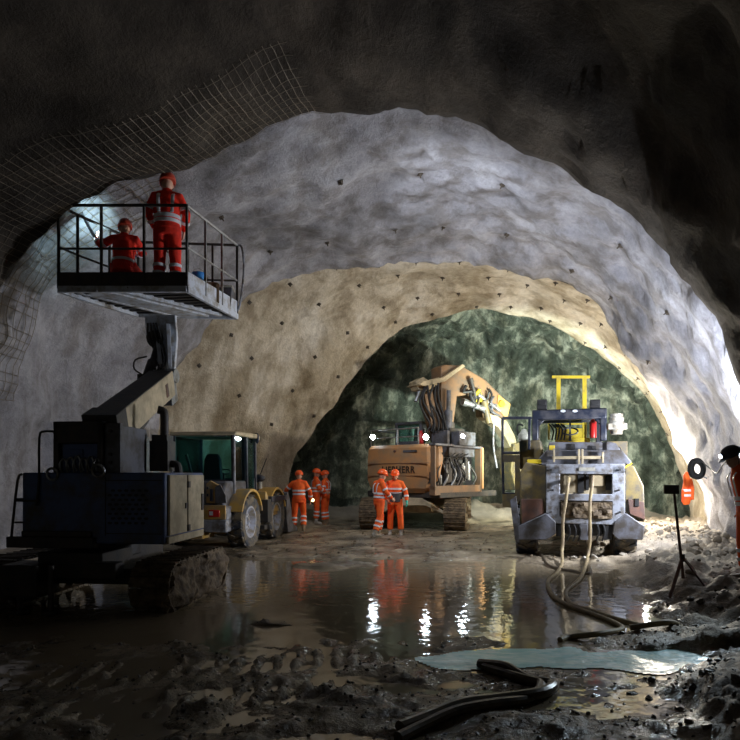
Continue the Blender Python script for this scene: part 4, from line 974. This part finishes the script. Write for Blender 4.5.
# lower middle: tow gear
b = B(); b.bb(X(566), X(602), .1, .4, Z(536), Z(523)).bb(X(580), X(588), -.02, .4, Z(540), Z(524)); b.out('chassis', 'grey', ld, bevel=.01)
b = B()
for u in (568, 574, 579, 590, 597, 603): b.tube([lp(u, 524, .0), lp(u+2, 532, -.03), lp(u-1, 541, .02)], .016, 6)
b.bb(X(556), X(564), .0, .3, Z(537), Z(524)).bb(X(604), X(612), .0, .3, Z(539), Z(524)); b.out('tow_gear', 'black', ld)
b = B(); b.cyl((X(520), .78, .58), (X(632), .78, .58), .14); b.out('rear_axle', 'dark', ld)
for u, fl in ((527, -1), (623, 1)):
    x = X(u, .7); wheel('wheel', ld, (x, .78, .58), .62, .44, 'tyre', 'rim', flip=fl)
    wheel('wheel', ld, (x, 4.4, .62), .66, .5, 'tyre', 'rim', flip=fl)
b = B(); b.bb(X(535), X(630), 1.5, 4.6, .85, 1.35); b.out('main_chassis', 'dark', ld, bevel=.02)
# front bucket beyond
b = B(); b.prism([(5.2, .1), (6.5, .08), (6.6, .2), (5.6, .5), (5.3, .95), (5.15, .9)], 'yz', X(522, 1.4), X(640, 1.4)); b.out('bucket', 'dark', ld, bevel=.02)
# cab frame (open), roof bar with two lamps, boxes and mast
yb = .9
def cx_(u): return X(u, yb)
def cz_(v): return LFm.xz(582, v, yb)[1]
b = B(); zt_, zb_ = cz_(408.5), cz_(441); b.bb(cx_(532), cx_(607), yb, yb+.16, cz_(419), zt_)
for u0, u1 in ((532, 538.5), (600, 607)):
    b.bb(cx_(u0), cx_(u1), yb, yb+.14, zb_, cz_(417)).bb(cx_(u0), cx_(u1), yb+1.3, yb+1.44, zb_, cz_(412))
b.bb(cx_(532), cx_(607), yb+1.3, yb+1.46, cz_(417), zt_-.03).bb(cx_(532), cx_(607), yb, yb+1.46, zt_-.05, zt_).prism([(cx_(538), cz_(419)), (cx_(538), cz_(426)), (cx_(545), cz_(419))], 'xz', yb+.02, yb+.12).prism([(cx_(601), cz_(419)), (cx_(601), cz_(426)), (cx_(594), cz_(419))], 'xz', yb+.02, yb+.12)
cf = b.out('cab_frame', 'navy', ld, bevel=.03)
for u in (563, 575):
    b = B(); p = LFm.p(u, 411, yb); b.bm.verts.ensure_lookup_table(); b.loft([p+V((0, .01, 0)), p+V((0, -.02, 0))], [(.055, .032), (.05, .028)], 16, right=(1, 0, 0)); b.out('roof_lamp', 'dlens', cf)
for u in (542, 595):
    b = B(); p = LFm.p(u, 403, yb+.1); b.bb(p.x-.1, p.x+.1, p.y-.06, p.y+.12, zt_, p.z+.07).bb(p.x-.08, p.x+.08, p.y-.07, p.y-.05, p.z-.05, p.z+.05); b.out('lamp_box', 'black', cf, bevel=.01)
pane('cab_window', ld, [(cx_(539), yb+.07, zb_), (cx_(600), yb+.07, zb_), (cx_(600), yb+.07, cz_(420)), (cx_(539), yb+.07, cz_(420))], 'clear')
ym = yb+1.7
def mp_(u, v): return LFm.p(u, v, ym)
b = B()
for u in (558.5, 584.5): b.bar(V((mp_(u, 440).x, ym, 1.5)), mp_(u, 377), .095, .075)
b.bar(mp_(552, 377), mp_(590, 377), .08, .06).bar(mp_(558, 433), mp_(585, 433), .05, .22)
for v in (424, 429): b.bar(mp_(560, v), mp_(584, v), .03)
b.bar(mp_(549, 440), mp_(549, 421), .05).bar(mp_(549, 421), mp_(556, 421), .04).bar(mp_(555, 440), mp_(590, 440), .1, .1); b.out('guard_mast', 'yellow', ld, bevel=.008)
b = B(); p = LFm.p(593, 438, yb+.9); b.lathe([(.01, 0), (.07, 0), (.075, .03), (.075, .34), (.045, .40), (.02, .46), (.01, .46)], p); b.out('fire_extinguisher', 'red', ld)
b = B(); p = LFm.p(570, 441, yb+1.2); b.cyl(p, p+V((0, 0, .2)), .03).torus(p+V((0, 0, .22)), (0, -.6, 1), .17, .018).bb(p.x-.02, p.x+.02, p.y-.02, p.y+.02, p.z+.15, p.z+.55); b.out('steering_wheel', 'grey', ld)
b = B()
for k in range(5):
    p = LFm.p(552+k*3, 440, yb+.6); b.tube([p, p+V((.03, 0, .2+.04*k % .1)), p+V((-.06, .05, .35)), p+V((.0, .08, .28))], .018, 6)
b.out('control_cables', 'black', ld)
# open side door at the left
yd = .35
def dp(u, v): return LFm.p(u, v, yd)
b = B()
for a, c in (((502.5, 418), (532, 418)), ((502.5, 418), (502.5, 455)), ((502.5, 455), (503.5, 494)), ((529.5, 418), (529, 450)), ((503, 494), (515, 494)), ((502.5, 453), (520, 453))): b.bar(dp(*a), dp(*c), .05, .06)
dr = b.out('side_door', 'navy', ld, bevel=.008)
pane('door_window', dr, [dp(504, 453), dp(528, 451), dp(528, 420), dp(504, 420)], 'clear')
pane('door_window', dr, [dp(504.5, 493), dp(514, 493), dp(514, 462), dp(504.5, 462)], 'clear')
b = B(); b.prism([(dp(502, 455).x, dp(502, 455).z), (dp(502, 462).x, dp(502, 462).z), (dp(515, 462).x, dp(515, 462).z), (dp(515, 494).x, dp(515, 494).z), (dp(502.5, 494).x, dp(502, 494).z), (dp(502.5, 507).x, dp(502, 507).z), (dp(516, 508).x, dp(516, 508).z),
   (dp(520, 500).x, dp(520, 500).z), (dp(520, 455).x, dp(520, 455).z)], 'xz', yd-.03, yd+.03); b.out('door_panel', 'dyellow', dr)
f = qd([(519, 440), (541, 440), (543, 452), (541, 464), (520, 470)], .4); hexa('fuel_tank', f, deeper(f, 1.2), 'dyellow', .04)
b = B(); b.lathe([(.01, 0), (.11, .0), (.11, .02), (.10, .05), (.12, .06), (.12, .16), (.08, .21), (.05, .27), (.01, .28)], LFm.p(524, 442, 1.0), seg=20); b.out('air_cleaner', 'white', ld)
b = B(); p = LFm.p(523, 426, 1.0); b.tube([p, p+V((-.05, 0, .04)), p+V((-.12, 0, .0)), p+V((-.1, 0, -.2))], .02, 6); b.out('cable_loop', 'black', ld)
# water drum / filter column on the right
b = B(); p = LFm.p(616.5, 436, 1.0); r_ = .15
b.lathe([(.02, 0), (r_*.75, 0), (r_*.8, .09), (r_*1.05, .11), (r_*1.05, .24), (r_*.9, .26), (r_*.95, .34), (r_*.8, .36), (r_*.85, .42), (.02, .44)], p+V((0, 0, .03)), seg=24)
b.bb(p.x-.17, p.x+.19, -.13+p.y, p.y+.1, p.z+.13, p.z+.25); b.out('pre_filter', 'white', ld, bevel=.006)
b = B(); p = LFm.p(617, 452, .9); b.bb(p.x-.19, p.x+.2, p.y, p.y+.35, p.z-.15, p.z+.22).bar(p+V((.17, 0, -.15)), p+V((.24, 0, -.3)), .05); br = b.out('filter_bracket', 'dyellow', ld, bevel=.01)
b = B(); b.cyl(p+V((.0, .02, .04)), p+V((0, -.1, .04)), .07); b.out('round_lamp', 'black', br)
f = qd([(606, 441), (616, 443), (622, 452), (612, 462), (606, 462)], .5); hexa('corner_cover', f, deeper(f, .6), 'grey', .02)

# two hoses that leave the loader's rear and run over the mud
def hose(nm, pts, r, m, label, cat='hose', grp=None):
    b = B(); b.tube(pts, r, 10, 6); return tag(b.out(nm, m), label, cat, grp)
def g3(u, v, dz=.03):
    d = 990/(v-475); p = at(u, v, d); return V((p.x, p.y, max(ground(p.x, p.y), -.01)+dz))
def l3(u, v, y): return LFm.m @ LFm.p(u, v, y)
hose('water_hose', [l3(569, 478, .0), l3(568, 484, -.13), l3(566, 500, -.15), l3(563, 520, -.17), l3(563, 538, -.2), l3(562, 552, -.3)]+[g3(562, 566), g3(557, 574), g3(548, 583), g3(552, 596), g3(566, 606), g3(590, 615), g3(613, 624), g3(622, 631), g3(600, 640), g3(570, 639), g3(560, 642)],
     .03, 'hose', 'mud-coated hose from the loader\'s rear looping back to a free end')
hose('air_hose', [l3(593, 476, .0), l3(592, 486, -.13), l3(590, 502, -.15), l3(590, 522, -.17), l3(590, 540, -.2), l3(588, 556, -.3)]+[g3(586, 568), g3(580, 580), g3(566, 593), g3(572, 606), g3(596, 614), g3(620, 622), g3(650, 629), g3(680, 633), g3(668, 638), g3(630, 637)],
     .03, 'hose', 'mud-coated hose from the loader\'s rear running out beside the tripod stand')
hose('supply_hose', [g3(541, 558, .02), g3(548, 566, .02), g3(560, 570, .02), g3(572, 572, .02), g3(590, 574, .02), g3(584, 562, .02)], .035, 'dhose', 'short dark hose curled under the rear of the grey loader')
for k, L in enumerate(([(480, 667), (505, 675), (528, 683), (552, 688), (540, 699), (500, 706), (462, 713), (430, 724), (400, 736)], [(484, 670), (520, 684), (541, 690), (528, 703), (490, 712), (455, 720), (420, 733), (398, 744)])):
    hose('dark_hose', [g3(u, v, .035) for u, v in L], .046-.008*k, 'dhose', ['thick black hose snaking over the foreground mud, outer of the pair', 'thinner black hose snaking inside the thicker one over the foreground mud'][k])

# ================================================================ yellow wheel loader behind the crawler
WF = Frame(*((lambda p: (p.x, p.y))(at(230, 500, 12.75))), 0, math.radians(-9))   # origin: right rear corner
wl = thing('wheel_loader', 'yellow wheel loader with tinted cab and front bucket by the left wall', 'loader', WF.o, WF.rz)
WW = 1.55        # body width
def wp(u, v, y=0): return WF.p(u, v, y)
def wz(v, y=0, u=200): return WF.xz(u, v, y)[1]
# wheels
R_ = .62
for x, y in ((-.02, .85), (-WW-.15, .85), (-.02, 2.75), (-WW-.15, 2.75)):
    wheel('wheel', wl, (x, y, R_-.03), R_, .42, 'tyre', 'rim', flip=1 if x > -1 else -1, lugs=18)
# rear body
zc = wz(481)
b = B(); b.prism([(0.0, wz(533)), (.0, zc-.2), (.1, zc), (1.3, zc), (1.3, .55), (.4, .5)], 'yz', -WW+.12, -.12)
bmat_ = b.out('rear_body', 'grey', wl, bevel=.05)
b = B(); b.prism([(-.52, wz(503)), (-.52, wz(484)), (-.44, wz(480.5)), (-.2, wz(486)), (-.14, wz(503))], 'xz', -.03, .05); pn = b.out('rear_panel', 'lyellow', bmat_, bevel=.01)
b = B(); b.prism([(-.32, wz(503)), (-.32, wz(487)), (-.2, wz(484)), (-.08, wz(495)), (-.06, wz(503))], 'xz', -.05, -.02); b.out('rear_vent', 'grey', pn, bevel=.01)
b = B()
for v in (488, 495): b.bb(-.5, -.47, -.05, -.03, wz(v)-.03, wz(v)+.03)
b.bb(-.43, -.37, -.05, -.03, wz(501), wz(489)); b.out('latch', 'navy', pn)
b = B(); b.bb(-WW+.1, -.06, -.06, .25, wz(532), wz(519)).bb(-WW+.1, -.06, -.05, .25, wz(520), wz(506)); b.out('counterweight', 'pale', wl, bevel=.03)
b = B(); b.bb(-.62, -.07, -.075, -.04, wz(519), wz(505)); lt = b.out('lamp_panel', 'lyellow', wl, bevel=.01)
b = B(); b.bb(-.44, -.2, -.10, -.075, wz(516.5), wz(509.5)); b.out('tail_lamp', 'red', lt, bevel=.01)
b = B(); b.bb(-.42, -.34, -.105, -.1, wz(515), wz(511)); b.out('reversing_lens', 'dlens', lt)
# yellow fenders
def fender(x0, x1, yc, nm='fender'):
    b = B(); P = []
    for k in range(13):
        a = math.radians(20+k*12); P.append((yc-.72*math.cos(a)*.98, R_+.72*math.sin(a)))
    Q = [(yc-.66*math.cos(math.radians(20+k*12)), R_+.66*math.sin(math.radians(20+k*12))) for k in range(13)][::-1]
    b.prism(P+Q, 'yz', x0, x1); return b.out(nm, 'lyellow', wl, bevel=.006)
fender(-.24, .2, .85); fender(-WW-.36, -WW+.08, .85); fender(-.24, .18, 2.75, 'front_fender')
# cab
cb0, cb1 = -WW-.0, -.16; zr = wz(432); yc0, yc1 = .55, 1.95
b = B(); b.prism([(yc0-.1, zr-.04), (yc0-.05, zr+.05), (yc1, zr+.08), (yc1+.15, zr+.02), (yc1+.15, zr-.04)], 'yz', cb0-.08, cb1+.1); b.out('cab_roof', 'tan', wl, bevel=.03)
b = B()
for x, y, m_ in ((cb0, yc0, 0), (cb1, yc0, 0), (cb0, yc1, 0), (cb1, yc1, 0), (cb1+.04, (yc0+yc1)/2, 0)): b.bar((x, y+.05, zc-.25), (x, y, zr), .07, .07)
b.bar((cb0, yc0, zc), (cb1, yc0, zc), .06).bar((cb1, yc0, zc-.25), (cb1, yc1, zc-.25), .06).bar((cb0, yc1, zc-.1), (cb1, yc1, zc-.1), .07, .3).bb(cb0, cb1, yc0+.1, yc1, zc-.3, zc-.25)
b.out('cab_frame', 'navy', wl, bevel=.008)
b = B(); b.bar((cb1+.05, yc0-.03, zc-.35), (cb1+.05, yc0-.05, zr), .05, .06); b.out('cab_pillar', 'pale', wl, bevel=.01)
b = B(); b.bar((cb0-.04, yc0-.03, zc+.15), (cb0-.04, yc0-.04, zr-.05), .05, .05); b.out('cab_pillar', 'steel', wl)
pane('rear_window', wl, [(cb0+.04, yc0, zc+.03), (cb1-.04, yc0, zc+.03), (cb1-.04, yc0, zr-.06), (cb0+.04, yc0, zr-.06)])
pane('side_window', wl, [(cb1, yc0+.06, zc-.2), (cb1, yc1-.05, zc-.2), (cb1, yc1-.05, zr-.05), (cb1, yc0+.05, zr-.05)])
pane('side_window', wl, [(cb0, yc0+.06, zc-.2), (cb0, yc1-.05, zc-.2), (cb0, yc1-.05, zr-.05), (cb0, yc0+.05, zr-.05)])
pane('windscreen', wl, [(cb0+.04, yc1, zc), (cb1-.04, yc1, zc), (cb1-.04, yc1, zr-.06), (cb0+.04, yc1, zr-.06)])
sx_ = (cb0+cb1)/2
b = B(); b.bb(sx_-.26, sx_+.26, 1.1, 1.55, zc-.25, zc-.02).prism([(sx_-.24, zc-.02), (sx_+.24, zc-.02), (sx_+.2, zc+.5), (sx_+.13, zc+.62), (sx_-.13, zc+.62), (sx_-.2, zc+.5)], 'xz', 1.02, 1.14); b.out('driver_seat', 'black', wl, bevel=.04)
b = B(); b.bar((sx_, 1.75, zc-.2), (sx_, 1.7, zc+.18), .05).torus((sx_, 1.66, zc+.2), (0, -.4, 1), .18, .016).bar((cb0+.25, 1.0, zc), (cb0+.1, .95, zc+.6), .05); b.out('steering_column', 'dark', wl)
b = B(); b.bb(cb0+.05, cb0+.3, yc0-.09, yc0+.3, zc-.02, zc+.08); b.out('washer_box', 'steel', wl, bevel=.01)
b = B(); b.bb(cb1-.45, cb1-.15, yc0-.0, yc0+.05, zr-.07, zr-.01); b.out('roof_lamp', 'dlens', wl)
# mirrors, hood in front
mp0 = wp(243, 434, 1.9); mp1 = wp(256, 433.5, 1.9)
b = B(); b.tube([mp0, mp1, mp1+V((.03, 0, -.03))], .014, 6, 1); ar = b.out('mirror_arm', 'black', wl)
b = B(); b.ball(mp1+V((.03, 0, -.12)), (.055, .04, .13)); b.out('mirror', 'navy', ar)
b = B(); p = wp(245, 496, 2.2); b.bb(-.9, .08, 2.0, 3.2, .62, wz(500, 2.2)); b.prism([(2.0, .7), (2.0, wz(490, 2.2)), (2.3, wz(499, 2.4)), (3.2, wz(500, 3)), (3.2, .7)], 'yz', -1.2, .12); b.out('front_frame', 'lyellow', wl, bevel=.03)
b = B(); b.bb(-1.35, .22, 2.15, 3.4, wz(499, 3)-.02, wz(497, 3)+.06); b.out('front_deck', 'navy', wl, bevel=.01)
b = B(); p = wp(259, 478, 2.6); b.ball(p, (.17, .12, .1)); b.cyl(p+V((.02, 0, -.32)), p, .06).cyl(p+V((.02, 0, -.34)), p+V((.02, 0, -.05)), .02); sl_ = b.out('front_lamp', 'navy', wl)
b = B(); b.cyl(p+V((.03, -.02, -.28)), p+V((.03, -.02, -.1)), .07, .06); b.out('lamp_glass', 'wlens', sl_) if 'wlens' in M else b.out('lamp_glass', 'white', sl_)
b = B(); b.tube([p, p+V((.1, 0, .25)), p+V((.2, 0, .5))], .012, 6); b.out('antenna', 'black', wl)
b = B(); b.bb(.0, .2, 1.9, 2.2, .5, 1.05).bb(-.02, .22, 1.6, 1.8, .35, .45); b.out('step', 'dark', wl, bevel=.01)
b = B(); b.bar((-.3, 2.9, 1.0), (-.3, 3.8, .5), .14, .2).bar((-WW+.2, 2.9, 1.0), (-WW+.2, 3.8, .5), .14, .2); b.out('lift_arm', 'lyellow', wl, bevel=.01)
b = B(); b.prism([(3.6, .1), (4.5, .05), (4.55, .12), (4.0, .35), (3.8, .9), (3.6, 1.2), (3.48, 1.17), (3.45, .5)], 'yz', -WW-.4, .2); b.out('front_bucket', 'grey', wl, bevel=.012)
b = B(); b.bb(-WW+.2, -.3, .5, 2.2, .35, .62).bb(-.95, -.6, -.04, .6, .28, .5); b.out('rear_chassis', 'lyellow', wl, bevel=.02)
b = B(); b.cyl((-WW-.0, .85, .58), (-.1, .85, .58), .12).cyl((-WW-.0, 3.35, .58), (-.1, 3.35, .58), .12); b.out('axle', 'dark', wl)

# ================================================================ things along the right wall
# tripod stand
tp_ = g3(681, 600, .0); d_ = tp_.y
st = thing('tripod_stand', 'rusty tripod stand with a small dark plate on its pole, on the rubble', 'stand', (tp_.x, tp_.y, tp_.z-.01))
top_ = at(674, 491, d_)-tp_
b = B(); b.cyl((.03, 0, .08), (top_.x, 0, top_.z), .02, .016); po = b.out('pole', 'oxide', st)
b = B(); b.bb(top_.x-.13, top_.x+.06, -.02, .02, top_.z-.03, top_.z+.09); b.out('plate', 'dark', po, bevel=.005)
for (u, v) in ((663, 606), (697, 608), (693, 596)):
    e = at(u, v, d_ if v > 600 else d_+.35)-tp_; e.z = max(e.z, 0) if v > 600 else .1
    if v > 600: e.y = -.18
    e.z = ground(tp_.x+e.x, tp_.y+e.y)-tp_.z+.02
    b = B(); b.bar(V((.02, 0, .36)), e, .035, .02); b.out('leg', 'oxide', st)
b = B(); b.cyl((.02, 0, .30), (.02, 0, .4), .03); b.out('collar', 'dark', st)
# coil of cable and the jacket hanging on the rock
def hook(nm, p, par):
    b = B(); b.cyl(p, p+V((.12, .15, .02)), .012); return b.out(nm, 'dark', par)
cp = at(697, 469, 13.0); co_ = thing('cable_coil', 'black cable coil hanging from a hook on the grey right wall', 'cable', cp)
b = B()
for k in range(9): b.torus((random.uniform(-.012, .012), -.05+.013*k, random.uniform(-.012, .012)), (.45, 1, .03*random.uniform(-1, 1)), .12+.03*(k % 3), .02, 32, 6)
bmesh.ops.scale(b.bm, vec=V((.75, 1, 1.15)), verts=b.bm.verts[:]); b.out('coil', 'cable', co_); hook('hook', V((0, .02, .2)), co_)
b = B(); b.tube([V((.05, 0, -.1)), V((.12, -.05, -.17)), V((.16, -.1, -.2))], .018, 6); b.out('plug', 'steel', co_)
p0, p1, p2, p3, p4 = at(702, 462, 12.9), at(712, 470, 12), at(717, 473, 11.3), at(722, 466, 10.7), at(727, 460, 10.2)
hose('power_cable', [p0, p1, p2, p3, p4], .012, 'black', 'thin power cable sagging from the black coil towards the floodlight', 'cable')
jp = at(687, 487, 14.2); jk_ = thing('hi_vis_jacket', 'orange hi-vis jacket with silver stripes hanging on the rock by the cable coil', 'jacket', jp)
b = B(); b.loft([(.0, 0, .36), (-.02, 0, .28), (.0, .0, .1), (-.03, 0, -.12), (-.02, 0, -.34), (-.01, 0, -.42)], [(.03, .03), (.07, .05), (.085, .06), (.10, .06), (.11, .06), (.07, .04)], 14, right=(1, 0, 0))
b.loft([(.07, -.03, .2), (.10, -.05, -.05), (.10, -.05, -.3)], [.035, .045, .035], 10)
b.out('cloth', 'hivis', jk_, remesh=.014)
b = B()
for z in (-.08, -.2): b.loft([(.0, 0, z-.025), (.0, 0, z+.03)], [(.115, .075)]*2, 18, right=(1, 0, 0))
b.out('reflective_band', 'silver', jk_); hook('hook', V((0, .0, .34)), jk_)

# person at the right edge with a lit headlamp
gy = 7.75; gx_ = 4.90
pr = person('person', 'person in orange suit with lit headlamp, cut by the right edge of the view', (gx_, gy, ground(gx_, gy)-.01), math.radians(78),
       stand(pelvis=(0, 0, .95), chest=(.0, .06, 1.27), neck=(0, .14, 1.48), head=(0, .19, 1.585), look=(-.35, 1, -.35), el=(-.25, .02, 1.14), wl=(-.26, .03, .88), er=(.24, .0, 1.14), wr=(.25, .02, .88)), top='hivis', legs='hivis', boots='boot', helm='dcloth', lit='hlamp')
# floodlight fixture behind that person
fl = thing('floodlight', 'dark floodlight on a short post at the foot of the bright right wall', 'lamp', (6.3, 10.2, ground(6.3, 10.2)))
fz = 2.0-ground(6.3, 10.2)
b = B(); b.cyl((0, 0, 0), (0, 0, fz-.1), .03).cyl((0, 0, 0), (0, 0, .04), .2); b.out('post', 'dark', fl)
b = B(); b.bb(-.05, .12, -.14, .14, fz-.14, fz+.12); hd_ = b.out('housing', 'black', fl, bevel=.015)
b = B(); b.bb(-.06, -.052, -.12, .12, fz-.11, fz+.09); b.out('lens', 'lamp', hd_)

# ================================================================ rock bolts and the wire mesh on the near lining
def wall_pt(prof0, prof1, d0, d1, d, i):
    t = (d-d0)/(d1-d0); a = mixp(prof0, prof1, t); x, z = a[i]; x2, z2 = a[min(NP, i+1)]; x1, z1 = a[max(0, i-1)]
    tn = V((x2-x1, 0, z2-z1)).normalized(); n = V((-tn.z, 0, tn.x))
    cx = (a[0][0]+a[-1][0])/2
    if n.dot(V((cx-x, 0, 2-z))) < 0: n = -n
    return V((x, d, z)), n
deps = bpy.context.evaluated_depsgraph_get()
from mathutils.bvhtree import BVHTree
trees = {k: BVHTree.FromPolygons([v.co for v in bpy.data.objects[k].data.vertices], [tuple(p.vertices) for p in bpy.data.objects[k].data.polygons]) for k in ('wall_near', 'wall_middle', 'wall_far')}
def on_wall(k, x, d, z, cx, cz=2.0):
    """where a ray from the tunnel's middle through (x, d, z) meets the lining"""
    o = V((cx, d, cz)); r = trees[k].ray_cast(o, (V((x, d, z))-o).normalized())
    return (r[0], (r[1] if r[1].dot(o-r[0]) > 0 else -r[1])) if r[0] is not None else None
random.seed(21); first = None
M['bolt'] = mat('dark_bolt_plate', (.07, .055, .04), .6)
mids = [(mixp(PB, PC, .45), 17.2)]
def bolt_at(k, d, frac, cx, prof):
    global first
    i = int(NP*frac); x, z = prof[i]; h = on_wall(k, x, d, z, cx)
    if not h: return
    p, n = h
    if first is None:
        r = thing('rock_bolt', 'small dark rock bolt plate set in the tunnel lining', 'bolt', (0, 0, 0))
        b = B(); b.box((0, 0, .01), (.10, .10, .02)); b.out('plate', 'bolt', r, bevel=.004)
        b = B(); b.cyl((0, 0, .02), (0, 0, .09), .014, seg=8).cyl((0, 0, .02), (0, 0, .04), .028, seg=6); b.out('stud', 'bolt', r)
        first = r
    else: r = copy_tree(first)
    big = k == 'wall_far'
    r['group'] = 'rock bolts in the beige lining' if big else 'rock bolts in the grey lining'
    r['label'] = 'small dark rock bolt plate set in the beige lining ring round the rock face' if big else 'small dark rock bolt plate set in the bluish grey lining above the beige ring'
    r.location = p; r.rotation_mode = 'QUATERNION'; r.rotation_quaternion = n.to_track_quat('Z', 'Y') @ Matrix.Rotation(random.random()*3, 3, 'Z').to_quaternion()
for row, (d, n_) in enumerate(((15.95, 15), (16.9, 14), (17.9, 13), (18.7, 12))):
    prof = mixp(PB, PC, (d-15.5)/3.5)
    for k in range(n_): bolt_at('wall_far', d+random.uniform(-.15, .15), .17+.70*(k+.5*(row % 2)+random.uniform(-.1, .1))/n_, (prof[0][0]+prof[-1][0])/2, prof)
for row, (d, n_) in enumerate(((12.2, 7), (14.2, 9))):
    prof = mixp(PG0, PB, (d-9.85)/5.65)
    for k in range(n_): bolt_at('wall_middle', d+random.uniform(-.3, .3), .3+.55*(k+random.uniform(-.2, .2))/n_, (prof[0][0]+prof[-1][0])/2, prof)
# wire mesh: wires lying on the near lining, one welded sheet
b = B()
def nl(fr, d):
    i = NP*fr; x, z = PA[int(i)]; x2, z2 = PA[min(NP, int(i)+1)]; f = i-int(i); x += (x2-x)*f; z += (z2-z)*f
    sh_ = -.3*(9.5-d)
    h = on_wall('wall_near', x+sh_, d, z+.2, sh_)
    return h[0]+h[1]*.02 if h else None
def wire(L, r=.0035):
    P = [p for p in L if p is not None]
    if len(P) > 2: b.loft(P, r, 4)
for k in range(9): wire([nl(.17+.31*t/60, 8.25+k*.155) for t in range(61)])
for k in range(62): wire([nl(.17+.31*k/62, 8.2+1.3*t/10) for t in range(11)])
m1_ = b; b = B()
def ml(fr, d):
    i = int(NP*fr); x, z = PG0[i]; h = on_wall('wall_middle', x, d, z+.1, .2)
    return h[0]+h[1]*.03 if h else None
for k in range(8): wire([ml(.14+.22*t/40, 10.05+k*.16) for t in range(41)], .006)
for k in range(26): wire([ml(.14+.22*k/26, 10.0+1.2*t/10) for t in range(11)], .006)
tag(b.out('wire_mesh', 'mesh'), 'bare wire mesh on the teal-lit wall behind the kneeling platform worker', 'mesh')
b = m1_
tag(b.out('wire_mesh', 'mesh'), 'rusty welded wire mesh sheet lying against the dark near lining above the platform', 'mesh')
# fold grouping empties away: thing > part > sub-part, no deeper
bpy.context.view_layer.update()
def fold(e):
    p = e.parent; m = e.matrix_basis.copy()
    for ch in list(e.children):
        ch.parent = p; ch.matrix_basis = m @ ch.matrix_basis
    bpy.data.objects.remove(e)
for e in (up, uc, bo_, plat): fold(e)
# ================================================================ light and camera
def lamp(name, kind, loc, col, e, size=.15, aim=None, cone=150, blend=.5, **k):
    d = bpy.data.lights.new(name, kind); d.color = col; d.energy = e
    if kind in ('POINT', 'SPOT'): d.shadow_soft_size = size
    o = bpy.data.objects.new(name, d); C.objects.link(o); o.location = loc
    if kind == 'SPOT': d.spot_size = math.radians(cone); d.spot_blend = blend
    if kind == 'AREA': d.size = size
    if aim is not None: o.rotation_euler = (V(aim)-V(loc)).to_track_quat('-Z', 'Y').to_euler()
    return o
# floodlight standing at the foot of the right wall just past the near lining
lamp('floodlight', 'SPOT', (6.15, 10.15, 2.0), (.86, .9, 1), 1250, .12, aim=(3.2, 14.5, 4.2), cone=168, blend=.35)
# added fill under the crown, without a fixture, for machines, workers and right wall
lamp('crown_fill', 'SPOT', (.1, 10.4, 7.55), (.86, .91, 1), 1450, .15, aim=(4.4, 15.3, 2.6), cone=110, blend=.9)
# warm floodlight behind the grey lining's edge, beyond the loader
lamp('warm_floodlight', 'POINT', (7.3, 16.1, 2.2), (1, .9, .74), 950, .15)
# work lamps on the loader's front lighting the face
lamp('face_light', 'SPOT', (5.2, 16.0, 2.9), (.88, 1, .88), 2400, .1, aim=(5.8, 22, 3.6), cone=112, blend=.5)
lamp('headlamp_stream_fill', 'SPOT', (4.5, 7.6, 1.66), (.75, .9, 1), 130, .03, aim=(2.1, 5.3, 0), cone=62, blend=.9)  # beam steered off the headlamp's facing, added to brighten the stream
# lamp on the lifting platform
lamp('platform_light', 'SPOT', (-4.55, 10.3, 5.7), (.6, .9, 1), 60, .05, aim=(-5.3, 10.6, 6.2), cone=120)
w = bpy.data.worlds.new('tunnel_air'); sc.world = w; w.use_nodes = True
w.node_tree.nodes['Background'].inputs[0].default_value = (.8, .78, .72, 1)
w.node_tree.nodes['Background'].inputs[1].default_value = .075
cam = bpy.data.cameras.new('camera'); co = bpy.data.objects.new('camera', cam); C.objects.link(co)
co.location = (0, 0, EYE); co.rotation_euler = (PI/2, 0, 0)
cam.sensor_width = 36; cam.lens = 36*FOC/740; cam.shift_y = (CV-370)/740; cam.clip_start = .05
sc.camera = co
sc.view_settings.view_transform = 'Standard'; sc.view_settings.look = 'None'; sc.view_settings.exposure = 0; sc.view_settings.gamma = 1
sc.cycles.max_bounces = 6; sc.cycles.diffuse_bounces = 4; sc.cycles.glossy_bounces = 3; sc.cycles.transparent_max_bounces = 8
sc.cycles.sample_clamp_indirect = 3; sc.cycles.caustics_reflective = False
